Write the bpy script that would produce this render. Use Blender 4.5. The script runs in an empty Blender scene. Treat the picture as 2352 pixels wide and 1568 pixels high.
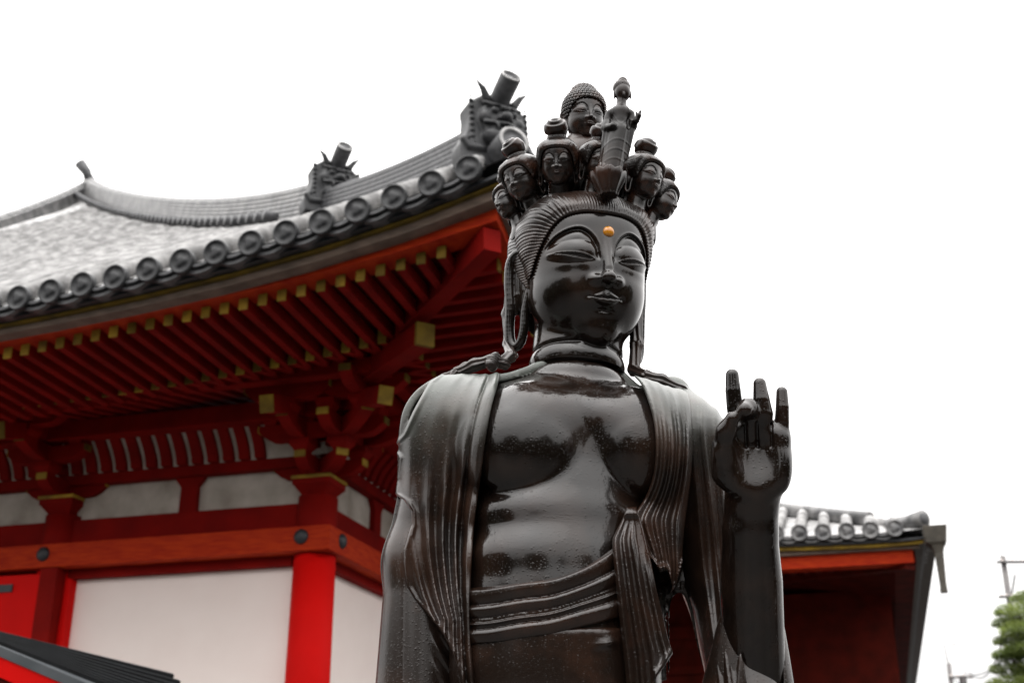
import bpy, bmesh, math, random
import numpy as np
from mathutils import Vector, Matrix
from math import sin, cos, pi, radians as rad, exp, sqrt, atan2
random.seed(7); np.random.seed(7)
SC = bpy.context.scene; COL = SC.collection

# ---------------------------------------------------------------- camera
PITCH = 21.9; FPX = 2817.0; CZ = 1.6
cd = bpy.data.cameras.new('camera'); cam = bpy.data.objects.new('camera', cd); COL.objects.link(cam)
cam.location = (0, 0, CZ); cam.rotation_euler = (rad(90 + PITCH), 0, 0)
cd.sensor_width = 36; cd.lens = 36 * FPX / 2352; cd.clip_end = 600; cd.clip_start = .05
cd.dof.use_dof = True; cd.dof.focus_distance = 2.52; cd.dof.aperture_fstop = 5.2; cd.dof.aperture_blades = 7
SC.camera = cam
# ---------------------------------------------------------------- overcast sky
wd = bpy.data.worlds.new('World'); SC.world = wd; wd.use_nodes = True
wn = wd.node_tree; wn.nodes.clear()
def wnode(t, **k):
    n = wn.nodes.new(t)
    for a, b in k.items(): setattr(n, a, b)
    return n
SUN_EL, SUN_AZ = 62, 200
sky = wnode('ShaderNodeTexSky', sky_type='NISHITA', sun_disc=False, sun_elevation=rad(SUN_EL), sun_rotation=rad(SUN_AZ), air_density=1.6, dust_density=6, ozone_density=1)
bw = wnode('ShaderNodeRGBToBW'); wn.links.new(sky.outputs[0], bw.inputs[0])
s1 = wnode('ShaderNodeMath', operation='MULTIPLY'); wn.links.new(bw.outputs[0], s1.inputs[0]); s1.inputs[1].default_value = .25
tc = wnode('ShaderNodeTexCoord'); sx = wnode('ShaderNodeSeparateXYZ'); wn.links.new(tc.outputs['Generated'], sx.inputs[0])
mr = wnode('ShaderNodeMapRange'); wn.links.new(sx.outputs[2], mr.inputs[0])
mr.inputs[1].default_value = 0; mr.inputs[2].default_value = 1; mr.inputs[3].default_value = 0; mr.inputs[4].default_value = 1
pw = wnode('ShaderNodeMath', operation='POWER'); wn.links.new(mr.outputs[0], pw.inputs[0]); pw.inputs[1].default_value = 1.15
sc_ = wnode('ShaderNodeMath', operation='MULTIPLY_ADD'); wn.links.new(pw.outputs[0], sc_.inputs[0]); sc_.inputs[1].default_value = 27; sc_.inputs[2].default_value = 5.6
ad = wnode('ShaderNodeMath', operation='ADD'); wn.links.new(s1.outputs[0], ad.inputs[0]); wn.links.new(sc_.outputs[0], ad.inputs[1])
# soft cloud structure of the overcast
no = wnode('ShaderNodeTexNoise'); no.inputs['Scale'].default_value = 2.2; no.inputs['Detail'].default_value = 3
wn.links.new(tc.outputs['Generated'], no.inputs['Vector'])
nr = wnode('ShaderNodeMapRange'); wn.links.new(no.outputs[0], nr.inputs[0]); nr.inputs[1].default_value = .3; nr.inputs[2].default_value = .7; nr.inputs[3].default_value = .92; nr.inputs[4].default_value = 1.08
m2 = wnode('ShaderNodeMath', operation='MULTIPLY'); wn.links.new(ad.outputs[0], m2.inputs[0]); wn.links.new(nr.outputs[0], m2.inputs[1])
cc = wnode('ShaderNodeCombineColor')
for i, f in enumerate((1.0, .985, .975)):
    q = wnode('ShaderNodeMath', operation='MULTIPLY'); wn.links.new(m2.outputs[0], q.inputs[0]); q.inputs[1].default_value = f
    wn.links.new(q.outputs[0], cc.inputs[i])
bg = wnode('ShaderNodeBackground'); wn.links.new(cc.outputs[0], bg.inputs[0]); bg.inputs[1].default_value = .13
wo = wnode('ShaderNodeOutputWorld'); wn.links.new(bg.outputs[0], wo.inputs[0])
# ---------------------------------------------------------------- veiled sun
sd = bpy.data.lights.new('sun', 'SUN'); sd.energy = .5; sd.angle = rad(70); sd.color = (1, .97, .93)
so = bpy.data.objects.new('sun', sd); COL.objects.link(so)
so.rotation_euler = (rad(90 - SUN_EL), 0, rad(180 - SUN_AZ))
SC.view_settings.view_transform = 'Standard'; SC.view_settings.look = 'None'
SC.view_settings.exposure = 0.12; SC.view_settings.gamma = 1.0

# ---------------------------------------------------------------- pixel <-> world (photo measured at 2352 x 1568)
_c, _s = cos(rad(PITCH)), sin(rad(PITCH))
def ray(x, y):
    xr = x - 1176.0; yr = 784.0 - y
    return np.array([xr, FPX * _c - yr * _s, FPX * _s + yr * _c])
def P(x, y, Y):
    d = ray(x, y); return d * (Y / d[1]) + np.array([0, 0, CZ])
def proj(p):
    y = p[:, 1]; z = p[:, 2] - CZ; w = y * _c + z * _s
    return 1176 + FPX * p[:, 0] / w, 784 - FPX * (z * _c - y * _s) / w

# ---------------------------------------------------------------- materials
MATS = {}
def pbsdf(name, col, rough=.5, metal=0., spec=.5, ior=1.5):
    m = bpy.data.materials.new(name); m.use_nodes = True; b = m.node_tree.nodes['Principled BSDF']
    b.inputs['Base Color'].default_value = (*col, 1); b.inputs['Roughness'].default_value = rough
    b.inputs['Metallic'].default_value = metal; b.inputs['Specular IOR Level'].default_value = spec; b.inputs['IOR'].default_value = ior
    MATS[name] = m; return m, m.node_tree, b
def noise_col(nt, b, c1, c2, scale, detail=5, lo=.35, hi=.65, coord='Object', stretch=None, inp='Base Color'):
    t = nt.nodes.new('ShaderNodeTexCoord'); n = nt.nodes.new('ShaderNodeTexNoise'); n.inputs['Scale'].default_value = scale; n.inputs['Detail'].default_value = detail
    if stretch:
        mp = nt.nodes.new('ShaderNodeMapping'); mp.inputs['Scale'].default_value = stretch
        nt.links.new(t.outputs[coord], mp.inputs[0]); nt.links.new(mp.outputs[0], n.inputs['Vector'])
    else: nt.links.new(t.outputs[coord], n.inputs['Vector'])
    r = nt.nodes.new('ShaderNodeValToRGB'); r.color_ramp.elements[0].position = lo; r.color_ramp.elements[1].position = hi
    if not isinstance(c1, tuple): c1 = (c1,) * 3; c2 = (c2,) * 3
    r.color_ramp.elements[0].color = (*c1, 1); r.color_ramp.elements[1].color = (*c2, 1)
    nt.links.new(n.outputs[0], r.inputs[0]); nt.links.new(r.outputs[0], b.inputs[inp]); return n, r
def add_bump(nt, b, src, strength, dist, prev=None):
    bp = nt.nodes.new('ShaderNodeBump'); bp.inputs['Strength'].default_value = strength; bp.inputs['Distance'].default_value = dist
    nt.links.new(src, bp.inputs['Height'])
    if prev: nt.links.new(prev.outputs[0], bp.inputs['Normal'])
    nt.links.new(bp.outputs[0], b.inputs['Normal']); return bp
def bronze(name, col, rough, drops=1.0, patina=0.0, spec=.75, warm=(.03,.014,.008), facemask=False):
    m, nt, b = pbsdf(name, col, rough, 0, spec, 1.5)
    n, r = noise_col(nt, b, col, warm, 9, 6, .45, .75)
    # rain drops: three sizes of beads as domes in a bump
    t = nt.nodes.new('ShaderNodeTexCoord'); prev = None; masks = []
    for sc, rad_, h in ((150, .30, .0016), (260, .30, .0010), (85, .2, .0022)):
        v = nt.nodes.new('ShaderNodeTexVoronoi'); v.inputs['Scale'].default_value = sc; v.inputs['Randomness'].default_value = 1
        nt.links.new(t.outputs['Object'], v.inputs['Vector'])
        # only part of the cells carry a bead, more where the noise is high
        g = nt.nodes.new('ShaderNodeSeparateColor'); nt.links.new(v.outputs['Color'], g.inputs[0])
        nz = nt.nodes.new('ShaderNodeTexNoise'); nz.inputs['Scale'].default_value = 7; nt.links.new(t.outputs['Object'], nz.inputs['Vector'])
        sub = nt.nodes.new('ShaderNodeMath'); sub.operation = 'SUBTRACT'; nt.links.new(nz.outputs[0], sub.inputs[0]); nt.links.new(g.outputs[0], sub.inputs[1])
        mk = nt.nodes.new('ShaderNodeMapRange'); nt.links.new(sub.outputs[0], mk.inputs[0]); mk.inputs[1].default_value = -.05; mk.inputs[2].default_value = .15
        rr = nt.nodes.new('ShaderNodeMapRange'); nt.links.new(v.outputs['Distance'], rr.inputs[0]); rr.inputs[1].default_value = 0; rr.inputs[2].default_value = rad_; rr.inputs[3].default_value = 1; rr.inputs[4].default_value = 0
        sq = nt.nodes.new('ShaderNodeMath'); sq.operation = 'POWER'; nt.links.new(rr.outputs[0], sq.inputs[0]); sq.inputs[1].default_value = .5
        mu = nt.nodes.new('ShaderNodeMath'); mu.operation = 'MULTIPLY'; nt.links.new(sq.outputs[0], mu.inputs[0]); nt.links.new(mk.outputs[0], mu.inputs[1])
        if facemask:      # the rain has run off the polished face, the beads stay below the neck
            ge = nt.nodes.new('ShaderNodeNewGeometry'); se = nt.nodes.new('ShaderNodeSeparateXYZ'); nt.links.new(ge.outputs['Position'], se.inputs[0])
            fz = nt.nodes.new('ShaderNodeMapRange'); nt.links.new(se.outputs[2], fz.inputs[0]); fz.inputs[1].default_value = 2.52; fz.inputs[2].default_value = 2.66; fz.inputs[3].default_value = 1; fz.inputs[4].default_value = .12
            m9 = nt.nodes.new('ShaderNodeMath'); m9.operation = 'MULTIPLY'; nt.links.new(mu.outputs[0], m9.inputs[0]); nt.links.new(fz.outputs[0], m9.inputs[1]); mu = m9
        prev = add_bump(nt, b, mu.outputs[0], .4 * drops, h, prev)
    if patina:
        n3 = nt.nodes.new('ShaderNodeTexNoise'); n3.inputs['Scale'].default_value = 30; n3.inputs['Detail'].default_value = 6; nt.links.new(t.outputs['Object'], n3.inputs['Vector'])
        geo = nt.nodes.new('ShaderNodeNewGeometry'); sp = nt.nodes.new('ShaderNodeSeparateXYZ'); nt.links.new(geo.outputs['Position'], sp.inputs[0])
        h = nt.nodes.new('ShaderNodeMapRange'); nt.links.new(sp.outputs[2], h.inputs[0]); h.inputs[1].default_value = 2.25; h.inputs[2].default_value = 2.66; h.interpolation_type = 'SMOOTHSTEP'
        a = nt.nodes.new('ShaderNodeMath'); a.operation = 'MULTIPLY'; nt.links.new(h.outputs[0], a.inputs[0]); nt.links.new(n3.outputs[0], a.inputs[1])
        a2 = nt.nodes.new('ShaderNodeMath'); a2.operation = 'MULTIPLY'; nt.links.new(a.outputs[0], a2.inputs[0]); a2.inputs[1].default_value = patina; a2.use_clamp = True
        mx = nt.nodes.new('ShaderNodeMix'); mx.data_type = 'RGBA'; nt.links.new(a2.outputs[0], mx.inputs['Factor']); nt.links.new(r.outputs[0], mx.inputs['A']); mx.inputs['B'].default_value = (.20, .235, .21, 1)
        nt.links.new(mx.outputs['Result'], b.inputs['Base Color'])
        rg = nt.nodes.new('ShaderNodeMapRange'); nt.links.new(a2.outputs[0], rg.inputs[0]); rg.inputs[3].default_value = rough; rg.inputs[4].default_value = .6
        nt.links.new(rg.outputs[0], b.inputs['Roughness'])
    return m
bronze('bronze_skin', (.006, .004, .0032), .13, .6, spec=.50, warm=(.022,.012,.008), facemask=True)
bronze('bronze_robe', (.012, .0072, .0052), .25, .7, 1.1, spec=.50, warm=(.045, .022, .014))
bronze('bronze_cloth', (.012, .007, .005), .21, .55, spec=.52, warm=(.045, .020, .012))
bronze('bronze_hair', (.012, .0075, .006), .3, .25, spec=.6, warm=(.04, .018, .010))
bronze('bronze_small', (.009, .006, .005), .26, .1, spec=.5, warm=(.045, .018, .010))
m, nt, b = pbsdf('amber', (.75, .28, .01), .06, 0, .6, 1.5); b.inputs['Transmission Weight'].default_value = .35; b.inputs['Coat Weight'].default_value = .5

# ---------------------------------------------------------------- scene-tree helpers
def empty(name, label, cat, loc=(0,0,0), rz=0, group=None):
    o = bpy.data.objects.new(name, None); COL.objects.link(o); o.location = loc; o.rotation_euler = (0, 0, rz)
    o.empty_display_size = .2; o['label'] = label; o['category'] = cat
    if group: o['group'] = group
    return o
def link(name, me, mat, parent=None, smooth=True):
    o = bpy.data.objects.new(name, me); COL.objects.link(o)
    if mat is not None and not me.materials:
        for k in (mat if isinstance(mat, (list, tuple)) else [mat]): me.materials.append(MATS[k])
    if smooth: me.polygons.foreach_set('use_smooth', [True] * len(me.polygons))
    if parent:
        o.parent = parent
    return o
def keep(o, parent):
    """parent an object whose mesh is in world coordinates"""
    o.parent = parent; o.matrix_parent_inverse = Matrix.LocRotScale(parent.location, parent.rotation_euler, None).inverted(); return o

# ---------------------------------------------------------------- implicit surfaces -> mesh
def smin(a, b, k):
    h = np.maximum(k - np.abs(a - b), 0) / k; return np.minimum(a, b) - h * h * k * .25
def smax(a, b, k): return -smin(-a, -b, k)
def ell(p, c, a):
    w = (p - np.asarray(c)) / np.asarray(a); k0 = np.sqrt((w * w).sum(1)); k1 = np.sqrt(((w / np.asarray(a)) ** 2).sum(1))
    return k0 * (k0 - 1) / np.maximum(k1, 1e-9)
def cap(p, a, b, r1, r2=None):
    a = np.asarray(a, float); b = np.asarray(b, float); r2 = r1 if r2 is None else r2
    ab = b - a; h = np.clip(((p - a) @ ab) / (ab @ ab), 0, 1)
    return np.sqrt(((p - a - h[:, None] * ab) ** 2).sum(1)) - (r1 + (r2 - r1) * h)
def sph(p, c, r): return np.sqrt(((p - np.asarray(c)) ** 2).sum(1)) - r
def chain(p, pts, rs, k=.004):
    d = None
    for i in range(len(pts) - 1):
        e = cap(p, pts[i], pts[i + 1], rs[i], rs[i + 1]); d = e if d is None else smin(d, e, k)
    return d
def sstep(x, a, b):
    t = np.clip((x - a) / (b - a), 0, 1); return t * t * (3 - 2 * t)
def pdist(u, v, pts):
    """unsigned distance, param (arclength), signed side to a polyline"""
    best = np.full(u.shape, 1e9); par = np.zeros(u.shape); side = np.ones(u.shape); L = 0
    for (x0, y0), (x1, y1) in zip(pts[:-1], pts[1:]):
        dx, dy = x1 - x0, y1 - y0; l2 = dx * dx + dy * dy; l = sqrt(l2)
        h = np.clip(((u - x0) * dx + (v - y0) * dy) / l2, 0, 1)
        ex = u - x0 - h * dx; ey = v - y0 - h * dy; d = np.sqrt(ex * ex + ey * ey); m = d < best
        best = np.where(m, d, best); par = np.where(m, L + h * l, par); side = np.where(m, np.sign(dx * ey - dy * ex), side); L += l
    return best, par, side, L
def polysd(u, v, pts):
    """signed distance to a closed polygon, negative inside"""
    pts = list(pts); best = np.full(u.shape, 1e18); ins = np.zeros(u.shape, bool)
    for (x0, y0), (x1, y1) in zip(pts, pts[1:] + pts[:1]):
        dx, dy = x1 - x0, y1 - y0
        h = np.clip(((u - x0) * dx + (v - y0) * dy) / (dx * dx + dy * dy + 1e-12), 0, 1)
        ex = u - x0 - h * dx; ey = v - y0 - h * dy; best = np.minimum(best, ex * ex + ey * ey)
        c = ((y0 <= v) != (y1 <= v)); 
        with np.errstate(divide='ignore', invalid='ignore'): xi = x0 + (v - y0) * dx / (dy if dy else 1e-12)
        ins ^= c & (u < xi)
    return np.where(ins, -1, 1) * np.sqrt(best)
def smooth_line(pts, n=6):
    """Catmull-Rom through points"""
    p = [np.array(q, float) for q in pts]; p = [2 * p[0] - p[1]] + p + [2 * p[-1] - p[-2]]; out = []
    for i in range(1, len(p) - 2):
        for k in range(n):
            t = k / n; out.append(.5 * ((2 * p[i]) + (-p[i-1] + p[i+1]) * t + (2*p[i-1] - 5*p[i] + 4*p[i+1] - p[i+2]) * t*t + (-p[i-1] + 3*p[i] - 3*p[i+1] + p[i+2]) * t**3))
    out.append(p[-2]); return out
QUICK = 1.0
def isomesh(f, lo, hi, h, name, newton=2, xf=None):
    h = h * QUICK
    lo = np.array(lo, float); hi = np.array(hi, float); K = 5
    nb = np.ceil((hi - lo) / (h * K)).astype(int); n = nb * K + 1
    # coarse pass
    ax = [lo[i] + (np.arange(nb[i]) + .5) * h * K for i in range(3)]
    G = np.stack(np.meshgrid(*ax, indexing='ij'), -1).reshape(-1, 3)
    dc = np.concatenate([f(g) for g in np.array_split(G, max(1, len(G) // 400000))]).reshape(nb)
    act = np.abs(dc) < h * K * 1.9 + .006
    vol = np.repeat(np.repeat(np.repeat(dc.astype(np.float32), K, 0), K, 1), K, 2); vol = np.pad(vol, ((0, 1),) * 3, mode='edge')
    am = np.repeat(np.repeat(np.repeat(act, K, 0), K, 1), K, 2); am = np.pad(am, ((0, 1),) * 3, mode='edge')
    for i in range(3):   # include upper faces of active blocks
        sl = [slice(None)] * 3; sl[i] = slice(1, None); s2 = [slice(None)] * 3; s2[i] = slice(None, -1); b = am.copy(); b[tuple(sl)] |= am[tuple(s2)]; am = b
    idx = np.argwhere(am); pts = lo + idx * h
    vals = np.concatenate([f(q) for q in np.array_split(pts, max(1, len(pts) // 300000))]).astype(np.float32)
    vol[am] = vals
    vol[0] = vol[-1] = vol[:, 0] = vol[:, -1] = 1; vol[:, :, 0] = vol[:, :, -1] = 1
    neg = vol < 0
    c = np.zeros(np.array(vol.shape) - 1, np.int16)
    for dx in (0, 1):
        for dy in (0, 1):
            for dz in (0, 1): c += neg[dx:dx + c.shape[0], dy:dy + c.shape[1], dz:dz + c.shape[2]]
    cell = np.argwhere((c > 0) & (c < 8)); vid = -np.ones(c.shape, np.int64); vid[tuple(cell.T)] = np.arange(len(cell))
    acc = np.zeros((len(cell), 3)); cnt = np.zeros(len(cell)); cs = [(i, j, k) for i in (0, 1) for j in (0, 1) for k in (0, 1)]
    for a in cs:
        for b_ in cs:
            if sum(abs(a[i] - b_[i]) for i in range(3)) == 1 and a < b_:
                va = vol[tuple((cell + a).T)]; vb = vol[tuple((cell + b_).T)]; m = (va < 0) != (vb < 0)
                t = np.where(m, va / np.where(m, va - vb, 1), 0)
                acc += (np.array(a) + t[:, None] * (np.array(b_) - np.array(a))) * m[:, None]; cnt += m
    V = lo + (cell + acc / cnt[:, None]) * h
    for it in range(newton):
        e = h * .35; out = []
        for q in np.array_split(V, max(1, len(V) // 200000)):
            g = np.stack([f(q + o) - f(q - o) for o in np.eye(3) * e], 1) / (2 * e); g2 = (g * g).sum(1); d = f(q)
            st = -d[:, None] * g / np.maximum(g2, .3)[:, None]; ln = np.sqrt((st * st).sum(1)); st *= np.minimum(1, h * .5 / np.maximum(ln, 1e-9))[:, None]
            out.append(q + st)
        V = np.concatenate(out)
    F = []
    for axn in range(3):
        o1, o2 = [(1, 2), (2, 0), (0, 1)][axn]
        s = [slice(None)] * 3; s[axn] = slice(None, -1); t = [slice(None)] * 3; t[axn] = slice(1, None)
        A, B = neg[tuple(s)], neg[tuple(t)]; e = np.argwhere(A != B)
        e = e[(e[:, o1] > 0) & (e[:, o2] > 0) & (e[:, o1] < c.shape[o1]) & (e[:, o2] < c.shape[o2])]
        u1 = np.zeros(3, int); u1[o1] = 1; u2 = np.zeros(3, int); u2[o2] = 1
        q = np.stack([vid[tuple((e - u1 - u2).T)], vid[tuple((e - u2).T)], vid[tuple(e.T)], vid[tuple((e - u1).T)]], 1)
        fl = ~A[tuple(e.T)]; q[fl] = q[fl][:, ::-1]; F.append(q)
    F = np.concatenate(F)
    if xf is not None: V = xf(V)
    return V, F
def tomesh(name, *vf):
    off = 0; Vs, Fs = [], []
    for V, F in vf: Vs.append(V); Fs.append(F + off); off += len(V)
    V = np.concatenate(Vs); F = np.concatenate(Fs); me = bpy.data.meshes.new(name)
    me.vertices.add(len(V)); me.vertices.foreach_set('co', V.astype(np.float32).ravel())
    me.loops.add(len(F) * 4); me.loops.foreach_set('vertex_index', F.astype(np.int32).ravel())
    me.polygons.add(len(F)); me.polygons.foreach_set('loop_start', np.arange(0, len(F) * 4, 4, dtype=np.int32)); me.polygons.foreach_set('loop_total', np.full(len(F), 4, np.int32))
    me.update(calc_edges=True); me.validate(); return me

# ================================================================ STATUE
AX = P(1300, 1200, 2.45)
statue = empty('bronze_statue', 'life-size wet black bronze many-headed standing statue with raised hand, in front of the red temple', 'statue', (AX[0], AX[1], 0.45))
# ---- head frame
Hc = P(1341, 602, 2.47); _ps, _pt = rad(16.5), rad(8)
_f = np.array([sin(_ps) * cos(_pt), -cos(_ps) * cos(_pt), -sin(_pt)]); _X = np.array([cos(_ps), sin(_ps), 0]); _Z = np.cross(_X, -_f)
HR = np.stack([_X, -_f, _Z])
def toh(p): return (p - Hc) @ HR.T
def fromh(q): return q @ HR + Hc

BROW = smooth_line([(.119, -.014), (.103, .012), (.079, .027), (.055, .030), (.036, .019), (.0235, .002), (.0165, -.018), (.0135, -.045)], 3)
LIDU = smooth_line([(.112, -.026), (.098, -.0255), (.083, -.0270), (.060, -.0300), (.040, -.0355), (.028, -.0405)], 3)
LIDL = smooth_line([(.112, -.026), (.092, -.0305), (.072, -.0375), (.050, -.0425), (.036, -.0430), (.028, -.0405)], 3)
MOUTH = smooth_line([(0, -.1240), (.008, -.1225), (.019, -.1235), (.036, -.1205)], 3)
LIPT = smooth_line([(0, -.1145), (.0075, -.1115), (.018, -.1155), (.036, -.1205)], 3)
LIPB = smooth_line([(0, -.1395), (.010, -.1385), (.022, -.1335), (.036, -.1205)], 3)
def face_detail(u, v):
    a = np.abs(u); g = np.zeros(u.shape)
    d, par, side, L = pdist(a, v, BROW)
    s = d * -side          # positive below / outside the nose (line runs outer -> inner)
    s = np.where(side > 0, d, -d) * -1
    s = -s
    fade = sstep(par, 0, .022) * sstep(L - par, 0, .018)
    below = s
    g -= .0068 * sstep(below, -.0008, .0038) * np.exp(-(np.maximum(below, 0) / .0125) ** 2) * fade
    g += .0010 * np.exp(-((below + .0022) / .0022) ** 2) * fade
    ex, ey = (a - .066) / .052, (v + .0235) / .026
    g += .0068 * np.maximum(1 - ex * ex - ey * ey, 0) ** 1.0
    eye = polysd(a, v, LIDU + LIDL[::-1][1:-1])
    g -= .0036 * sstep(-eye, -.0003, .0030)
    du = pdist(a, v, LIDU)[0]; dl = pdist(a, v, LIDL)[0]
    g += .0011 * np.exp(-(du / .0020) ** 2) + .0009 * np.exp(-(dl / .0022) ** 2)
    g += .0014 * np.exp(-(((a - .066) / .035) ** 2 + ((v + .053) / .010) ** 2))
    # lips
    up = polysd(a, v, [(-.002, LIPT[0][1])] + LIPT + MOUTH[::-1] + [(-.002, MOUTH[0][1])])
    lo = polysd(a, v, [(-.002, MOUTH[0][1])] + MOUTH + LIPB[::-1] + [(-.002, LIPB[0][1])])
    lm = sstep(.041 - a, 0, .018); dT = pdist(a, v, LIPT)[0]; dM = pdist(a, v, MOUTH)[0]; dB = pdist(a, v, LIPB)[0]
    g += np.where(up < 0, .0042 * sstep(dT, 0, .0045) * (1 - .5 * np.clip(dT / .011, 0, 1)), 0) * lm
    g += np.where(lo < 0, .0066 * sstep(dB, 0, .0065) ** .7 * np.sqrt(np.clip(dM / .0075, 0, 1)), 0) * lm
    g -= .003 * np.exp(-(pdist(a, v, MOUTH)[0] / .0016) ** 2)
    g -= .003 * np.exp(-(((a - .038) / .006) ** 2 + ((v + .1205) / .006) ** 2))
    g += .0040 * np.exp(-((a / .045) ** 2 + ((v + .122) / .024) ** 2))
    g -= .0025 * np.exp(-((a / .004) ** 2 + ((v + .106) / .006) ** 2))      # philtrum
    g -= .0035 * np.exp(-((a / .022) ** 2 + ((v + .147) / .005) ** 2))      # under the lip
    return g
def head_base(q):
    w = np.abs(q - np.array([0, .012, .03])) / np.array([.131, .155, np.nan]); w[:, 2] = np.abs(q[:, 2] - .03) / .104
    k = (w ** 2.35).sum(1) ** (1 / 2.35); a = (k - 1) * .135
    b = ell(q, (0, -.020, -.082), (.1265, .134, .134)); return smin(a, b, .05)
def face_sdf(q, ears=True, neck=False):
    qa = q.copy(); qa[:, 0] = np.abs(qa[:, 0])
    d = head_base(q)
    d = smin(d, ell(qa, (.0, -.098, -.186), (.038, .030, .028)), .034)
    n = cap(q, (0, -.138, .008), (0, -.160, -.060), .0075, .0105)
    n = smin(n, ell(q, (0, -.163, -.081), (.0165, .0155, .013)), .012)
    n = smin(n, ell(qa, (.0235, -.146, -.085), (.0135, .014, .0105)), .009)
    n = smax(n, -ell(qa, (.0105, -.157, -.098), (.006, .008, .007)), .003)
    d = smin(d, n, .010)
    fm = sstep(-q[:, 1], .0, .05); near = (fm > 0) & (np.abs(d) < .03); g = np.zeros(len(q))
    if near.any(): g[near] = face_detail(q[near, 0], q[near, 2])
    d = d - g * fm * .93
    if ears: d = smin(d, ear_sdf(qa), .005)
    return d
EAR = [(-.004, -.010), (-.002, .020), (.016, .038), (.040, .036), (.054, .012), (.055, -.040), (.050, -.095), (.050, -.150), (.046, -.185), (.033, -.203), (.019, -.192), (.013, -.160), (.012, -.115), (.006, -.070), (-.002, -.040)]
EARR = [.008, .009, .011, .012, .0125, .0122, .0115, .011, .0108, .0106, .0102, .0098, .010, .009, .008]
EARP = smooth_line([(a, .004 + .006 * sin(pi * i / 14), z) for i, (a, z) in enumerate([(a_, -.203 + (z_ + .203) * .885) for a_, z_ in EAR])], 4)
EARQ = list(np.interp(np.linspace(0, 14, len(EARP)), range(15), EARR))
def ear_sdf(qa):
    e = np.array([.62, .785]); d = np.full(len(qa), 1.0); m = (qa[:, 0] > .07) & (qa[:, 1] > -.08)
    if not m.any(): return d
    q = qa[m]; bx, by = q[:, 0] - .115, q[:, 1] - .010
    p = np.stack([bx * e[0] + by * e[1], bx * e[1] - by * e[0], q[:, 2]], 1)   # (breadth, outward, up)
    r = chain(p, EARP, EARQ, .0004)
    pl = ell(p, (.027, .000, -.045), (.033, .010, .078))
    anti = chain(p, [np.array(t) for t in ((.030, .004, .012), (.036, .006, -.030), (.034, .006, -.085), (.036, .003, -.125))], [.006, .006, .0055, .005], .003)
    tr = chain(p, [np.array(t) for t in ((.004, .004, -.02), (.008, .006, -.045), (.014, .004, -.075))], [.006, .007, .005], .003)
    r = smin(smin(smin(r, pl, .004), anti, .004), tr, .004)
    d[m] = r; return d

# ---- torso frame (yaw 14 deg toward the right of the picture)
def S(x, y, dy=0.0): return P(x, y, 2.45 + dy)
_by = rad(14); BX = np.array([cos(_by), sin(_by), 0]); BYv = np.array([-sin(_by), cos(_by), 0]); BR = np.stack([BX, BYv, [0, 0, 1]])
def rell(p, c, a, R=BR): return ell((p - c) @ R.T, (0, 0, 0), a)
NK0, NK1 = fromh(np.array([0, .022, -.10])), P(1322, 905, 2.495)
def neck_sdf(p):
    d = cap(p, NK0, NK1, .094, .104)
    ab = NK1 - NK0; h = ((p - NK0) @ ab) / (ab @ ab)
    for t, am in ((.60, .006), (.82, .0075)): d = d + am * np.exp(-((h - t - .015 * 0) / .022) ** 2)
    return d - .004 * np.exp(-((h - .71) / .07) ** 2) - .004 * np.exp(-((h - .92) / .06) ** 2)
SHL, SHR = S(1042, 985, .01), S(1572, 1015, .02)
CH = S(1305, 1060, .015)
def torso_sdf(p):
    d = rell(p, CH + [0, .015, 0], (.215, .138, .190))
    d = smin(d, rell(p, S(1290, 1300, -.022), (.182, .132, .20)), .10)
    d = smin(d, rell(p, S(1275, 1520, -.01), (.20, .15, .24)), .08)
    d = smin(d, cap(p, SHL, SHR, .077, .076), .09)
    kk = .010 + .05 * sstep(p[:, 2] - CH[2], -.01, .09)                     # shoulder girdle
    d = smin(d, cap(p, NK1 + [0, .03, .005], S(1310, 1010, .03), .092, .115), .06)
    # breast plates with a crisp lower fold
    d = smin(d, rell(p, S(1214, 1024, -.086), (.122, .078, .121)), kk)
    d = smin(d, rell(p, S(1462, 1024, -.050), (.100, .078, .113)), kk)
    # belly rolls
    d = smin(d, rell(p, S(1290, 1190, -.045), (.165, .092, .058)), .022)
    d = smin(d, rell(p, S(1285, 1290, -.055), (.170, .098, .075)), .020)
    return d
ARM_L = [SHL, S(972, 1290, .03), S(962, 1640, .03)]
ELB = S(1725, 1640, -.02); WR = P(1723, 1222, 2.335)
ARM_R = [SHR, S(1650, 1330, .05), ELB]
def arms_sdf(p):
    d = smin(cap(p, ARM_L[0], ARM_L[1], .072, .062), cap(p, ARM_L[1], ARM_L[2], .062, .058), .03)
    r = smin(cap(p, ARM_R[0], ARM_R[1], .072, .052), cap(p, ARM_R[1], ARM_R[2], .052, .052), .03)
    return np.minimum(d, r)
def forearm_sdf(p): return np.minimum(cap(p, P(1730, 1600, 2.46), P(1725, 1330, 2.38), .0635, .0600), cap(p, P(1725, 1330, 2.38), WR, .0600, .0520)) 
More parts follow.
